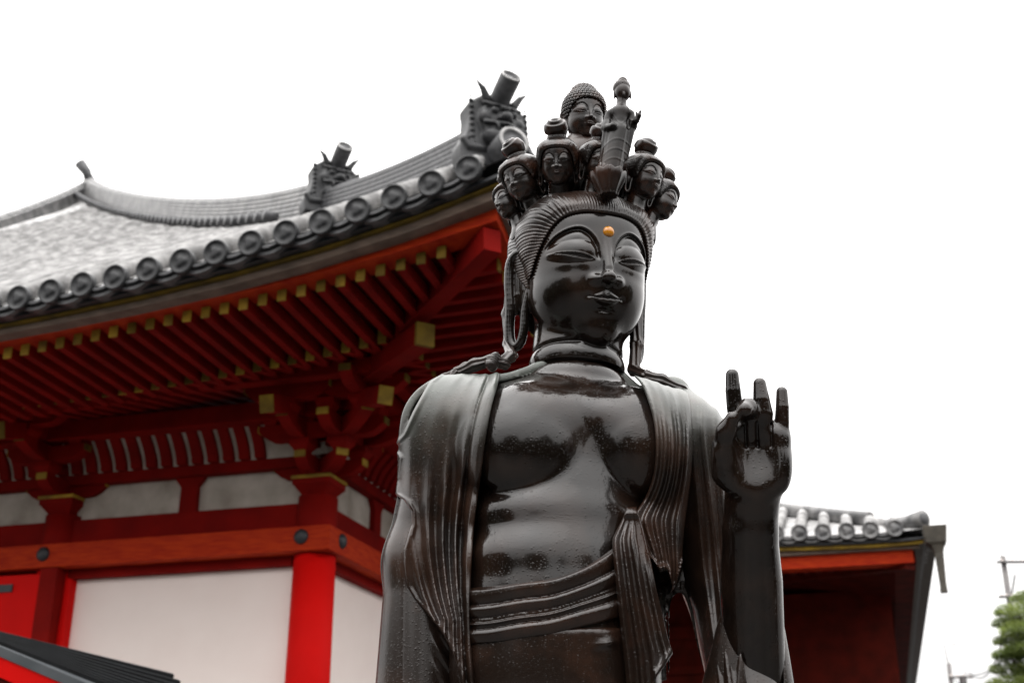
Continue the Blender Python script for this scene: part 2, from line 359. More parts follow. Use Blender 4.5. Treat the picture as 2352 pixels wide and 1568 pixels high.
# ---- raised hand (left hand, palm to the viewer, middle finger closed on the thumb)
def H3(x, y, d=0.0): return P(x, y, 2.30 + d - (1195 - y) * .00024)
def hand_sdf(p):
    d = rell(p, H3(1731, 1040, .012), (.068, .026, .082), np.eye(3))
    d = smin(d, cap(p, H3(1723, 1215, .036), H3(1730, 1105, .016), .0515, .054), .030)
    d = smin(d, ell(p, H3(1675, 1058, -.012), (.029, .028, .060)), .030)     # thenar
    d = smin(d, ell(p, H3(1789, 1048, -.008), (.0205, .024, .062)), .030)    # hypothenar
    d = smin(d, cap(p, H3(1706, 985, .0), H3(1786, 1000, .0), .020, .018), .022)
    d = smax(d, -ell(p, H3(1738, 1056, -.050), (.034, .030, .050)), .034)    # hollow palm
    k = .0006
    d = smin(d, chain(p, [H3(1697, 990, .004), H3(1688, 935, .002), H3(1684, 897, .004), H3(1682, 861, .008)], [.0170, .0158, .0148, .0125], k), .005)   # index
    d = smin(d, chain(p, [H3(1748, 995, .002), H3(1752, 950, -.004), H3(1749, 918, -.004), H3(1745, 881, .002)], [.0205, .0195, .0160, .0122], k), .005)     # ring
    d = smin(d, chain(p, [H3(1792, 1020, .004), H3(1796, 968, .0), H3(1797, 935, .0), H3(1796, 900, .006)], [.0170, .0140, .0128, .0108], k), .005)      # little
    d = smin(d, chain(p, [H3(1722, 1000, .0), H3(1722, 950, -.012), H3(1718, 935, -.036), H3(1710, 941, -.054)], [.0195, .0185, .0170, .0145], .005), .006) # middle, bent
    d = smin(d, chain(p, [H3(1668, 1085, -.015), H3(1660, 1035, -.026), H3(1668, 990, -.040), H3(1682, 961, -.050)], [.027, .0215, .0170, .0130], .012), .012) # thumb
    # finger creases and tendons running into the palm
    for x in (1712, 1738, 1771):
        d = d + .004 * np.exp(-(pdist(*proj(p), [(x, 972), (x + 2, 1025)])[0] / 3.5) ** 2)
    return d
def skin_torso(p): return smin(smin(torso_sdf(p), neck_sdf(p), .022), arms_sdf(p), .02)
def head_all(p):
    q = toh(p); return smin(face_sdf(q), neck_sdf(p), .012)
# neck seam plane hidden in a neck crease
_nd = (NK1 - NK0) / np.linalg.norm(NK1 - NK0); SEAM = NK0 + (NK1 - NK0) * .82
def body_top(p): return smax(head_all(p), (p - SEAM) @ _nd - .004, .001)
def body_low(p): return smax(skin_torso(p), -((p - SEAM) @ _nd) - .002, .001)
V1, F1 = isomesh(body_top, Hc - [.22, .22, .26], Hc + [.22, .22, .24], .0019, 'h')
V2, F2 = isomesh(body_low, (-.40, 2.10, 1.75), (.75, 2.80, 2.75), .0042, 't')
V3, F3 = isomesh(lambda p: smin(hand_sdf(p), forearm_sdf(p), .012), (.38, 2.10, 1.80), (.72, 2.50, 2.66), .0024, 'f')
body = keep(link('body', tomesh('body', (V1, F1), (V2, F2), (V3, F3)), 'bronze_skin'), statue)

# ---- forehead jewel
def uvs(name, c, r, R=None, n=24, mat='amber', par=None):
    bm = bmesh.new(); bmesh.ops.create_uvsphere(bm, u_segments=n, v_segments=n // 2, radius=1)
    M = Matrix.Translation(Vector(c)) @ (Matrix(R.T.tolist()).to_4x4() if R is not None else Matrix()) @ Matrix.Diagonal((*r, 1)); bm.transform(M)
    me = bpy.data.meshes.new(name); bm.to_mesh(me); bm.free(); return keep(link(name, me, mat), par)
uvs('forehead_jewel', fromh(np.array([.003, -.146, .024])), (.0125, .009, .0125), HR, par=statue)

# ---- hair cap
HL = smooth_line([(.131, -.30), (.131, -.10), (.130, -.064), (.126, -.02), (.117, .014), (.104, .039), (.083, .057), (.047, .0655), (0, .067)], 4)
def hair_sdf(q, groove=1.0, thick=.011):
    a = np.abs(q[:, 0]); v = q[:, 2]; d = head_base(q)
    out = np.full(len(q), .05); near = np.abs(d) < .06
    if not near.any(): return d + .03
    an, vn, yn = a[near], v[near], q[near, 1]
    dd, par, side, L = pdist(an, vn, HL)
    inside = polysd(an, vn, [(-.01, -.30)] + [tuple(x) for x in HL] + [(-.01, .067)]) < 0
    e = np.where(inside, -dd, dd)                       # distance into the hair
    e = np.where(yn > .0, np.maximum(e, yn * 1.2), e)
    e = np.minimum(e, np.where(yn < .065, (vn + .078) * 1.0, (vn + .20)))    # sideburn, nape
    t = thick * .6 * np.sqrt(np.clip(e / .007, 0, 1) * (2 - np.clip(e / .007, 0, 1))) + thick * .5 * sstep(e, .003, .025) + .010 * sstep(e, .02, .10) + .009 * sstep(e, .008, .05) * sstep(an, .06, .12)
    ph = par / .0058 * 2 * pi
    ph = ph + 1.6 * np.sin(e * 45)
    gr = (np.abs(np.sin(ph * .5)) ** .7 - .6) * .0019 * groove
    ridge = sstep(e, .0, .003) * (1 - .3 * sstep(e, .05, .1))
    o = d[near] - t - gr * ridge
    o = np.where(e > .0, o, np.maximum(o, -e * .6 + .0005))
    out = d + .03; out[near] = o; return out
def hair_w(p): return smax(hair_sdf(toh(p)), -(toh(p)[:, 2]) - .19, .01)
Vh, Fh = isomesh(hair_w, Hc - [.21, .21, .24], Hc + [.21, .24, .25], .0017, 'hair', 1)
hair = keep(link('hair', tomesh('hair', (Vh, Fh)), 'bronze_hair'), statue)

# ---------------------------------------------------------------- drapery
MP = .00092
def lerpx(y, line):   # x of a polyline at picture height y
    a = np.array(line, float); return np.interp(y, a[:, 1], a[:, 0])
def rbase(p):
    d = torso_sdf(p); a = smin(cap(p, ARM_L[0], ARM_L[1], .072, .062), cap(p, ARM_L[1], ARM_L[2], .062, .058), .03)
    b = smin(cap(p, ARM_R[0], ARM_R[1], .072, .052), cap(p, ARM_R[1], ARM_R[2], .052, .052), .03)
    return d, a, b
def folds(t, y, lst):
    """rounded rope-like folds at given positions across a panel; (t, width, height, y0, y1)"""
    g = np.zeros(t.shape)
    for (c, w, h, y0, y1) in lst:
        k = sstep(y, y0, y1); g += h * (.12 + .88 * k) * np.exp(-np.abs((t - c) / w) ** 1.7)
    return g
R1_IN = smooth_line([(1154, 828), (1144, 880), (1130, 930), (1119, 985), (1111, 1040), (1101, 1120), (1090, 1200), (1083, 1300), (1080, 1400), (1082, 1480), (1089, 1568), (1100, 1660)], 3)
R1_OUT = [(1080, 820), (1020, 850), (985, 878), (949, 943), (923, 998), (897, 1026), (902, 1036), (912, 1050), (909, 1075), (903, 1100), (903, 1132), (928, 1148), (944, 1172), (945, 1205), (934, 1235), (926, 1262), (927, 1300), (932, 1345), (950, 1375), (985, 1415), (1017, 1455), (1040, 1500), (1055, 1550), (1065, 1600), (1075, 1660)]
R1_F = smooth_line([(1080, 815), (960, 885), (905, 985), (898, 1080), (906, 1180), (918, 1280), (945, 1370), (995, 1455), (1045, 1550), (1075, 1660)], 3)
F1 = [(.20, .075, .010, 960, 1220), (.42, .065, .016, 980, 1220), (.61, .055, .017, 960, 1200), (.775, .045, .014, 1000, 1250), (.935, .05, .005, 800, 900)]
def robe_left(p):
    x, y = proj(p); d, a, b = rbase(p); base = smin(d, a, .085)
    xi, xo, xf = lerpx(y, R1_IN), lerpx(y, R1_OUT), lerpx(y, R1_F); w = np.maximum(xi - xf, 105); t = 1 - (xi - x) / w
    t2 = t + .012 * np.sin(y / 60.) * sstep(y, 950, 1100)
    g = folds(t2, y, F1) * np.clip(w / 130, .22, 1)
    g -= .0045 * np.exp(-((t - .84) / .022) ** 2) * sstep(y, 840, 900)       # seam behind the hem band
    g += .004 * np.exp(-((x - xo - 6) / 7) ** 2)
    mk = np.maximum(np.maximum(x - xi, xo - x), 815 - y) * MP
    thr = 2.425 + .045 * sstep(y, 1035, 1070); back = np.maximum(thr - p[:, 1], (x - 1330) * MP)
    mk = np.where(p[:, 1] > thr, np.minimum(mk, back), mk)
    mk = np.where((p[:, 1] > 2.60) , back, mk)
    o = smax(base - .017 - g, mk, .007); return smax(o, -(base - .001), .004)
R2_IN = smooth_line([(1425, 846), (1452, 862), (1474, 885), (1490, 925), (1501, 965), (1506, 1010), (1505, 1060), (1497, 1105), (1480, 1145), (1462, 1172), (1452, 1195), (1462, 1225), (1478, 1260), (1492, 1300), (1500, 1340), (1510, 1400)], 3)
R2_OUT = smooth_line([(1520, 846), (1555, 872), (1580, 905), (1588, 950), (1592, 1010), (1588, 1080), (1580, 1150), (1572, 1210), (1568, 1260), (1566, 1310), (1560, 1345), (1545, 1365), (1540, 1400)], 3)
F2 = [(.06, .06, .006, 850, 900), (.26, .07, .011, 900, 1000), (.45, .065, .012, 900, 1040), (.64, .065, .012, 880, 1000), (.86, .08, .015, 900, 1050)]
def robe_right(p):
    x, y = proj(p); d, a, b = rbase(p); base = smin(smin(d, b, .05), cap(p, S(1520, 1060, .0), S(1500, 1300, -.005), .060, .055), .03)
    xi, xo = lerpx(y, R2_IN), lerpx(y, R2_OUT); t = (x - xi) / np.maximum(xo - xi, 15); g = folds(t, y, F2)
    # swept folds: curve the lower part toward the belly
    tl = (x - 1445 + (y - 1330) * .35) / 90
    lob = 6 * np.cos(t * 9)
    bot = np.interp(t, [0, .3, .55, .8, 1], [1262, 1320, 1310, 1358, 1300]) + lob
    g += .012 * np.exp(-((y - bot + 9) / 7) ** 2)
    mk = np.maximum(np.maximum(x - xo, xi - x), np.maximum(838 - y, y - bot)) * MP
    back = np.maximum(2.48 - p[:, 1], (1325 - x) * MP)
    mk = np.where(p[:, 1] > 2.48, np.minimum(mk, back), mk); mk = np.where(p[:, 1] > 2.62, back, mk)
    o = smax(base - .019 - g, mk, .007); return smax(o, -(base - .001), .004)
def sleeve_right(p):
    x, y = proj(p)
    q = smin(cap(p, SHR + [0, .0, .004], ARM_R[1], .080, .062), cap(p, ARM_R[1], ARM_R[2], .062, .066), .03)
    sh = cap(p, S(1545, 905, .05), SHR, .035, .074); q = smin(q, sh, .05)
    t = (x - lerpx(y, [(1570, 850), (1575, 1000), (1600, 1300), (1640, 1600)])) / 90
    g = .007 * np.exp(-((t - .18) / .10) ** 2) + .008 * np.exp(-((t - .48 - .05 * np.sin(y / 90)) / .09) ** 2) + .007 * np.exp(-((t - .80) / .10) ** 2)
    return smax(q - .004 - g * sstep(y, 880, 1000), (1500 - x) * MP, .01)
def sleeve_left(p):
    x, y = proj(p); q = smin(cap(p, ARM_L[0], ARM_L[1], .072, .073), cap(p, ARM_L[1], ARM_L[2] , .073, .086), .03)
    s = (y - 1480 - (x - 1000) * 1.6)
    g = .007 * np.exp(-(s / 14) ** 2) * sstep(x, 985, 1015) + .006 * np.exp(-((s + 48) / 12) ** 2) * sstep(x, 1000, 1030) + .006 * np.exp(-((s - 50) / 15) ** 2) * sstep(x, 985, 1020)
    g += .003 * np.exp(-((x - 925) / 10) ** 2) * sstep(y, 1150, 1300)
    return q - .003 - g
ST = smooth_line([(1040, 1352), (1076, 1350), (1131, 1345), (1201, 1338), (1276, 1326), (1342, 1303), (1402, 1262), (1450, 1225)], 3)
SB = smooth_line([(1040, 1484), (1081, 1480), (1201, 1467), (1301, 1448), (1417, 1418), (1450, 1405)], 3)
def yline(x, line): a = np.array(line, float); return np.interp(x, a[:, 0], a[:, 1])
def waist_sash(p):
    x, y = proj(p); d, a, b = rbase(p); yt, yb = yline(x, ST), yline(x, SB); t = (y - yt) / (yb - yt)
    t = t + .012 * np.sin(x / 23.) + .01 * np.sin(x / 51. + 2)
    g = .0035 * np.exp(-((t - .03) / .03) ** 2)
    for c, w, h in ((.17, .125, .010), (.43, .105, .011), (.60, .05, .005), (.68, .06, .007), (.87, .115, .010)):
        k = (t - c) / w / 1.2; g += h * np.sqrt(np.clip(1 - np.abs(k) ** 3.2, 0, 1)) * (1 - .45 * k)
    mk = np.maximum(np.maximum(yt - y, y - yb), x - 1436) * MP
    mk = np.where(p[:, 1] > 2.45, np.maximum(2.45 - p[:, 1], np.abs(p[:, 2] - (P(1200, 1400, 2.3)[2])) - .06), mk)
    o = smax(d - .004 - g, mk, .003); return smax(o, -(d + .01), .004)
K_IN = smooth_line([(1438, 1170), (1425, 1200), (1412, 1225), (1406, 1245), (1410, 1300), (1416, 1360), (1425, 1440), (1434, 1520), (1445, 1640)], 3)
K_OUT = smooth_line([(1462, 1168), (1474, 1200), (1486, 1250), (1500, 1310), (1512, 1370), (1524, 1420), (1536, 1470), (1545, 1500), (1550, 1560), (1560, 1640)], 3)
F3_ = [(.10, .08, .013, 1180, 1240), (.34, .08, .010, 1180, 1260), (.60, .09, .011, 1170, 1260), (.86, .07, .009, 1250, 1330)]
def knot_sash(p):
    x, y = proj(p); d, a, b = rbase(p); d = smin(d, cap(p, S(1452, 1210, -.055), S(1490, 1620, -.045), .050, .066), .03); xi, xo = lerpx(y, K_IN), lerpx(y, K_OUT); t = (x - xi) / np.maximum(xo - xi, 12)
    g = folds(t, y, F3_) + .006 * np.exp(-((y - 1178) / 10) ** 2)
    low = np.interp(t, [0, .5, .6, 1], [1700, 1690, 1560, 1500])
    g += .008 * np.exp(-((y - low + 10) / 8) ** 2) * (t > .4)
    mk = np.maximum(np.maximum(x - xo, xi - x), np.maximum(1164 - y, y - low)) * MP
    o = smax(d - .020 - g, mk, .006); return smax(o, -(d - .002), .004)
def skirt(p):
    x, y = proj(p); d = torso_sdf(p)
    zz = np.clip((2.0 - p[:, 2]) / 1.3, 0, 1)
    c = rell(p * [1, 1, 0], S(1280, 1500, .03) * [1, 1, 0], (.195, .145, 5))
    ang = np.arctan2(p[:, 0] - AX[0], -(p[:, 1] - 2.47)); fl = c - .045 * zz ** 1.5 - .012 * zz ** .5 * np.abs(np.sin(ang * 9 + 1.5 * zz)) ** .8
    fl = smax(fl, np.abs(p[:, 2] - 1.30) - .68, .02)
    near = smax(d - .007, (1440 - y) * MP, .01); near = smax(near, 1.84 - p[:, 2], .01)
    near = np.where(p[:, 1] > 2.47, smax(d - .007, np.abs(p[:, 2] - 1.95) - .12, .01), near)
    g = .006 * np.exp(-(((x - 1397) / 26) ** 2 + ((y - 1476 + (x - 1397) * .2) / 7) ** 2))
    return smin(fl, near - g, .03)
def drape_forearm(p):
    x, y = proj(p)
    top, bot = P(1722, 1330, 2.42), P(1712, 1640, 2.46)
    q = cap(p, top, bot, .050, .094)
    ang = np.arctan2(p[:, 0] - top[0], -(p[:, 1] - 2.38)); q = q - .007 * np.sin(ang * 9 + y / 120.) * sstep(y, 1340, 1450)
    # open along the front where the forearm comes out
    cut = np.interp(y, [1290, 1330, 1400, 1480, 1568, 1640], [1672, 1664, 1680, 1700, 1716, 1725])
    cutr = np.interp(y, [1290, 1340, 1400, 1568, 1640], [1762, 1787, 1792, 1800, 1806])
    hole = np.where(p[:, 1] < 2.43, np.minimum(x - cut, cutr - x) * MP, -.05)
    return smax(smax(q, hole, .006), (1292 + (x - 1643) * .42 - y) * MP, .010)
BOX = dict(lo=(-.40, 2.08, 1.72), hi=(.76, 2.82, 2.78))
def cloth(name, f, lo, hi, h, mat='bronze_robe', nw=1):
    V, F = isomesh(f, lo, hi, h, name, nw); return keep(link(name, tomesh(name, (V, F)), mat), statue)
cloth('robe', robe_left, (-.42, 2.08, 1.74), (.22, 2.78, 2.76), .0028, nw=2)
cloth('robe', robe_right, (.10, 2.08, 1.88), (.50, 2.78, 2.76), .0028)
cloth('sleeve', sleeve_right, (.24, 2.25, 1.74), (.66, 2.66, 2.72), .0035)
cloth('sleeve', sleeve_left, (-.42, 2.25, 1.74), (-.02, 2.66, 2.66), .0035)
cloth('sleeve', drape_forearm, (.32, 2.22, 1.74), (.70, 2.60, 2.3), .0032)
cloth('waist_sash', waist_sash, (-.24, 2.12, 1.80), (.36, 2.72, 2.22), .0024, 'bronze_cloth')
cloth('knotted_sash', knot_sash, (.14, 2.12, 1.74), (.42, 2.5, 2.30), .0026, 'bronze_cloth')
cloth('skirt', skirt, (-.36, 2.10, .55), (.56, 2.84, 2.10), .006, 'bronze_cloth')
# tresses lying on the shoulders and hair behind the ears
def tress(p, pts, rs, n, tw):
    d = chain(p, pts, rs, .01); A = np.array(pts); 
    best = np.full(len(p), 1e9); s = np.zeros(len(p)); an = np.zeros(len(p)); L = 0
    for a, b in zip(A[:-1], A[1:]):
        ab = b - a; l = np.linalg.norm(ab); u = ab / l; h = np.clip(((p - a) @ ab) / (l * l), 0, 1); r = p - a - h[:, None] * ab; dd = (r * r).sum(1); m = dd < best
        w = np.cross(u, [0, 0, 1.]); w /= np.linalg.norm(w) + 1e-9; v = np.cross(u, w)
        best = np.where(m, dd, best); an = np.where(m, np.arctan2(r @ v, r @ w), an); s = np.where(m, L + h * l, s); L += l
    return d - .0018 * np.sin(an * n + s * tw)
def tresses(p):
    a = tress(p, [S(1176, 640, .075), S(1163, 720, .07), S(1166, 790, .05), S(1174, 818, .01), S(1150, 833, .0)], [.010, .008, .008, .011, .012], 5, 70)
    b = tress(p, [S(1160, 836, 0), S(1128, 828, -.01), S(1090, 838, -.01), S(1050, 856, .0), S(1030, 872, -.01)], [.011, .010, .011, .009, .004], 7, 20)
    c = tress(p, [S(1120, 832, .01), S(1070, 846, .02), S(1020, 870, .01), S(992, 884, .01)], [.010, .010, .008, .004], 6, 20)
    k = tress(p, [S(1135, 824, -.005), S(1128, 838, -.02)], [.0135, .0135], 2, 900)
    e = tress(p, [S(1462, 700, .06), S(1462, 790, .05), S(1456, 850, .04), S(1480, 862, .01), S(1520, 872, .01), S(1565, 894, .01), S(1602, 922, .02)], [.013, .012, .011, .010, .010, .008, .004], 6, 40)
    return np.minimum(np.minimum(np.minimum(a, b), np.minimum(c, k)), e)
for lo, hi in (((-.22, 2.34, 2.3), (.10, 2.60, 2.86)), ((.16, 2.34, 2.3), (.50, 2.60, 2.86))):
    V, F = isomesh(tresses, lo, hi, .0019, 'tress', 1); keep(link('hair_tress', tomesh('hair_tress', (V, F)), 'bronze_hair'), statue)

# ---------------------------------------------------------------- crown of small heads
def neck_stub(q, wide=.16):
    d = cap(q, (0, .03, -.10), (0, .05, -.33), .075, .085)
    d = smin(d, ell(q, (0, .07, -.42), (wide, .13, .12)), .06); return d
def mini_sdf(q):
    return smin(face_sdf(q), neck_stub(q), .02)
def mini_hair(q):
    h = hair_sdf(q, 1.6, .022); dome = ell(q, (0, .03, .07), (.130, .145, .115)) 
    r = np.arctan2(q[:, 0], -q[:, 1] + .05); dome = dome - .004 * np.sin(r * 26)
    dome = np.where(q[:, 2] > .06, dome, dome + (.06 - q[:, 2]))
    band = np.sqrt((np.sqrt(q[:, 0] ** 2 + (q[:, 1] - .03) ** 2) - .062) ** 2 + (q[:, 2] - .178) ** 2) - .016
    return smin(smin(h, dome, .02), band, .012)
def bun(q):
    c = np.array([0, .02, .245]); d = ell(q, c, (.100, .096, .080)); w = q - c
    # coil of combed strands around a forward-tilted axis
    ax = np.array([0, -.55, .83]); hgt = w @ ax; rad_ = np.sqrt(np.maximum((w * w).sum(1) - hgt ** 2, 0)); e1 = np.array([1., 0, 0]); e2 = np.cross(ax, e1)
    th = np.arctan2(w @ e2, w @ e1)
    return d - .0040 * np.sin(rad_ * 260 * .7 + th) * sstep(.105 - np.abs(rad_ - .04), 0, .02)
hm = .0062
mh = tomesh('small_head', isomesh(mini_sdf, (-.2, -.22, -.44), (.2, .24, .22), .0048, 'mini', 1))
mhair = tomesh('small_hair', isomesh(mini_hair, (-.2, -.22, -.30), (.2, .26, .26), .0050, 'minih', 1))
mbun = tomesh('topknot', isomesh(bun, (-.13, -.13, .13), (.13, .15, .34), .0040, 'bun', 1))
def frame(yaw, pitch, roll=0):
    a, b_, c = rad(yaw), rad(pitch), rad(roll)
    f = np.array([sin(a) * cos(b_), -cos(a) * cos(b_), -sin(b_)]); X = np.array([cos(a), sin(a), 0]); Z = np.cross(X, -f)
    X2 = X * cos(c) + Z * sin(c); Z2 = Z * cos(c) - X * sin(c); return X2, -f, Z2
def place(o, c, s, fr):
    M = Matrix([[fr[0][i] * s, fr[1][i] * s, fr[2][i] * s, c[i]] for i in range(3)] + [[0, 0, 0, 1]]); o.matrix_world = M; return o
def sethead(me, name, c, s, fr, par, mat='bronze_small'):
    o = link(name, me, mat, None); o.parent = par
    M = Matrix([[fr[0][i] * s, fr[1][i] * s, fr[2][i] * s, c[i]] for i in range(3)] + [[0, 0, 0, 1]])
    o.matrix_parent_inverse = Matrix.LocRotScale(par.location, par.rotation_euler, None).inverted() if par is statue else Matrix(); o.matrix_basis = M; return o
def small_head(x, y, Y, s, yaw, pitch, roll=0):
    c = P(x, y, Y); fr = frame(yaw, pitch, roll); h = sethead(mh, 'small_head', c, s, fr, statue)
    for me, nm in ((mhair, 'small_hair'), (mbun, 'topknot')):
        k = link(nm, me, 'bronze_small', None); k.parent = h
    return h
small_head(1172, 458, 2.47, .24, -62, 8, 9)       # far left
small_head(1197, 404, 2.395, .275, -38, 20, 6)      # left
small_head(1280, 364, 2.345, .275, -6, 22, 0)     # front left
small_head(1377, 366, 2.35, .255, 24, 16, 0)       # behind the little figure
small_head(1479, 402, 2.395, .275, 46, 10, -3)      # right
small_head(1517, 456, 2.46, .255, 68, 14, -12)      # far right
small_head(1240, 440, 2.60, .24, -140, 10)         # back ones
small_head(1345, 430, 2.66, .24, 180, 10)
small_head(1450, 440, 2.60, .24, 130, 10)

# top head with snail curls
def curls(q):
    d0 = ell(q, (0, .015, .035), (.150, .165, .150)); b = ell(q, (0, .03, .165), (.085, .085, .065)); d = smin(d0, b, .03)
    w = q - np.array([0, .02, .03]); n = w / np.linalg.norm(w, axis=1)[:, None]
    el = np.arcsin(np.clip(n[:, 2], -1, 1)); az = np.arctan2(n[:, 0], -n[:, 1]); R_ = np.round(el / .155); ela = R_ * .155
    na = np.maximum(np.round(2 * pi * np.cos(ela) / .165), 3); aa = az + (R_ % 2) * pi / na; k = np.round(aa / (2 * pi / na)); da = (aa - k * 2 * pi / na) * np.cos(ela); de = el - ela
    rr = np.sqrt(da * da + de * de) / .088; d = d - .013 * np.sqrt(np.clip(1 - rr * rr, 0, 1)) - .002 * np.sin(rr * 11)
    a = np.abs(q[:, 0]); front = polysd(a, q[:, 2], [(-.01, -.30)] + [tuple(x) for x in HL] + [(-.01, .067)]) * 1.0
    m = np.maximum(-np.where(q[:, 1] > 0, .05, front), -(q[:, 2] + np.where(q[:, 1] < .05, .06, .16)))
    return smax(d, m, .004)
cm = tomesh('curled_hair', isomesh(curls, (-.19, -.2, -.2), (.19, .22, .27), .0036, 'curl', 1))
def top_torso(q):
    d = smin(face_sdf(q), cap(q, (0, .03, -.10), (0, .05, -.27), .085, .098), .02)
    return d
tm = tomesh('upper_head', isomesh(top_torso, (-.2, -.22, -.34), (.2, .24, .22), .0042, 'top', 1))
TC, TS, TF = P(1342, 262, 2.44), .325, frame(15, 10)
topo = sethead(tm, 'upper_head', TC, TS, TF, statue); k = link('curled_hair', cm, 'bronze_small'); k.parent = topo
# its robed shoulders, and the crown base joining all heads
CT = P(1342, 452, 2.50)
def crown_base(p):
    x, y = proj(p)
    sh = smin(cap(p, P(1338, 322, 2.46), P(1342, 352, 2.47), .030, .048), cap(p, P(1342, 358, 2.47), P(1345, 470, 2.50), .052, .085), .03)
    sh = smin(sh, cap(p, P(1312, 362, 2.45), P(1372, 362, 2.47), .030, .030), .03)
    sh = sh - .0028 * np.sin((x - 1340 + (y - 330) * .25) * .42) * sstep(y, 335, 350)
    return smin(sh, ell(p, CT, (.120, .11, .045)), .03)
V, F = isomesh(crown_base, CT - [.16, .16, .1], CT + [.16, .16, .26], .003, 'cb', 1); keep(link('crown_base', tomesh('crown_base', (V, F)), 'bronze_small'), statue)

# ---------------------------------------------------------------- little standing figure on a lotus
FY = 2.305
def G(x, y, d=0.): return P(x, y, FY + d)
def fig(p):
    x, y = proj(p)
    d = cap(p, G(1428, 230), G(1426, 252), .0105, .0115)                                   # neck
    hd = ell(p, G(1430, 213), (.0170, .018, .0225)); hd = smin(hd, ell(p, G(1433, 216, -.0175), (.0025, .004, .0055)), .003)
    hr = ell(p, G(1428, 203, .006), (.0198, .021, .0190)); hr = smin(hr, ell(p, G(1430, 187, .002), (.0112, .011, .0100)), .006)
    hr = hr - .0004 * np.sin(np.sqrt((x - 1430) ** 2 + (y - 188) ** 2) * 1.4); d = smin(d, smin(hd, hr, .0015), .003)
    for ex in (1411.5, 1448): d = smin(d, ell(p, G(ex, 218, .002), (.0022, .004, .012)), .002)
    d = smin(d, cap(p, G(1407, 262), G(1441, 261), .0115, .0110), .010)                     # shoulders
    d = smin(d, cap(p, G(1424, 262), G(1422, 300), .0180, .0170), .012)
    d = smin(d, cap(p, G(1400, 264, .002), G(1391, 296, .002), .0100, .0105), .004)         # right arm bent
    d = smin(d, cap(p, G(1391, 296, .0), G(1408, 290, -.024), .0095, .0080), .004)
    d = smin(d, cap(p, G(1448, 263, .002), G(1452, 289, .0), .0098, .0090), .004)
    d = smin(d, cap(p, G(1452, 289, .0), G(1461, 278, -.018), .0085, .0060), .004)
    d = smin(d, cap(p, G(1462, 277, -.018), G(1467, 266, -.022), .0065, .0060), .003)       # raised hand
    d = smin(d, cap(p, G(1467, 266, -.022), G(1471, 256, -.024), .0046, .0026), .002)
    d = smin(d, cap(p, G(1463, 268, -.020), G(1462, 259, -.020), .0030, .0022), .002)
    rb = cap(p, G(1421, 306), G(1399, 395), .0235, .0270)                                   # robe column
    rb = smin(rb, cap(p, G(1397, 290), G(1385, 375), .0120, .0070), .006)                   # hanging sleeves
    rb = smin(rb, cap(p, G(1452, 288), G(1436, 366), .0100, .0050), .005)
    rb = rb - .0005 * np.exp(-((y - 318 - .02 * (x - 1418) ** 2) / 2.5) ** 2) - .0005 * np.exp(-((y - 340 - .02 * (x - 1414) ** 2) / 2.5) ** 2) - .0005 * np.exp(-((y - 362 - .02 * (x - 1410) ** 2) / 2.5) ** 2)
    rb = rb - .0006 * np.sin(x * .75 + y * .12) * sstep(np.abs(x - 1418 + (y - 300) * .2), 12, 20)
    d = smin(d, rb, .006)
    nk = pdist(x, y, [(1410, 240), (1407, 262), (1418, 278), (1427, 284), (1437, 276), (1446, 256), (1440, 240)])[0]
    d = d - .0006 * np.exp(-(nk / 1.6) ** 2) * (p[:, 1] < FY)
    return d
V, F = isomesh(fig, G(1420, 310) - [.075, .05, .16], G(1420, 310) + [.075, .05, .17], .0014, 'fig', 1)
bronze('bronze_figure', (.005, .0035, .003), .30, .1, spec=.28)
fo = keep(link('standing_figure', tomesh('standing_figure', (V, F)), 'bronze_figure'), statue)
def lotus(p):
    c = G(1397, 422); w = p - c; r = np.sqrt(w[:, 0] ** 2 + w[:, 1] ** 2); a = np.arctan2(w[:, 0], -w[:, 1]); z = w[:, 2]
    R_ = .018 + .019 * sstep(z, -.030, .020) ** .8; tip = .020 + .006 * np.abs(np.cos(a * 4.5))
    up = np.abs(np.sin(a * 4.5)) ; d = np.maximum((r - R_ - .004 * (1 - up)) * .8, np.maximum(z - tip, -z - .030)); d = smax(d, -(ell(p, c + [0, 0, .034], (.044, .044, .014))), .003)
    d = smin(d, cap(p, c + [0, 0, .03], c + [0, 0, .0], .026, .026), .003)
    d = d + .0016 * np.exp(-((up - .0) / .12) ** 2)
    return smin(d, cap(p, c + [0, .01, -.0], c + [0, .09, -.02], .012, .020), .01)
V, F = isomesh(lotus, G(1397, 418) - [.07, .07, .09], G(1397, 418) + [.07, .11, .06], .0018, 'lot', 1)
keep(link('lotus_pedestal', tomesh('lotus_pedestal', (V, F)), 'bronze_small'), statue)

# ================================================================ TEMPLE HALL
AZB = rad(16.1)
C0 = P(722, 1300, 12.5); C0[2] = 0.0
def wmat(name, c1, c2, scale, rough, stretch=None, bump=.0, spec=.5):
    m, nt, b = pbsdf(name, c1, rough, 0, spec); n, r = noise_col(nt, b, c1, c2, scale, 6, .35, .7, stretch=stretch)
    if bump: add_bump(nt, b, n.outputs[0], bump, .01)
    return m
wmat('vermilion', (.21, .003, .001), (.14, .002, .001), 3, .8, spec=.12)  # red darkened so the shade under the eaves is carried by the paint
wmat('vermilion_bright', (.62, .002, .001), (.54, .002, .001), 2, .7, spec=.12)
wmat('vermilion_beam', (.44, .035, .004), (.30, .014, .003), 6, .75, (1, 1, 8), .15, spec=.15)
wmat('ochre', (.42, .27, .03), (.15, .09, .02), 5, .7, spec=.2)
wmat('ochre_dull', (.20, .125, .015), (.07, .05, .015), 4, .8, spec=.2)
wmat('oni_clay', (.014, .0145, .016), (.040, .041, .043), 10, .5, bump=.4, spec=.35)
wmat('plaster', (.90, .795, .745), (.87, .76, .71), 2.5, .8, bump=.1)
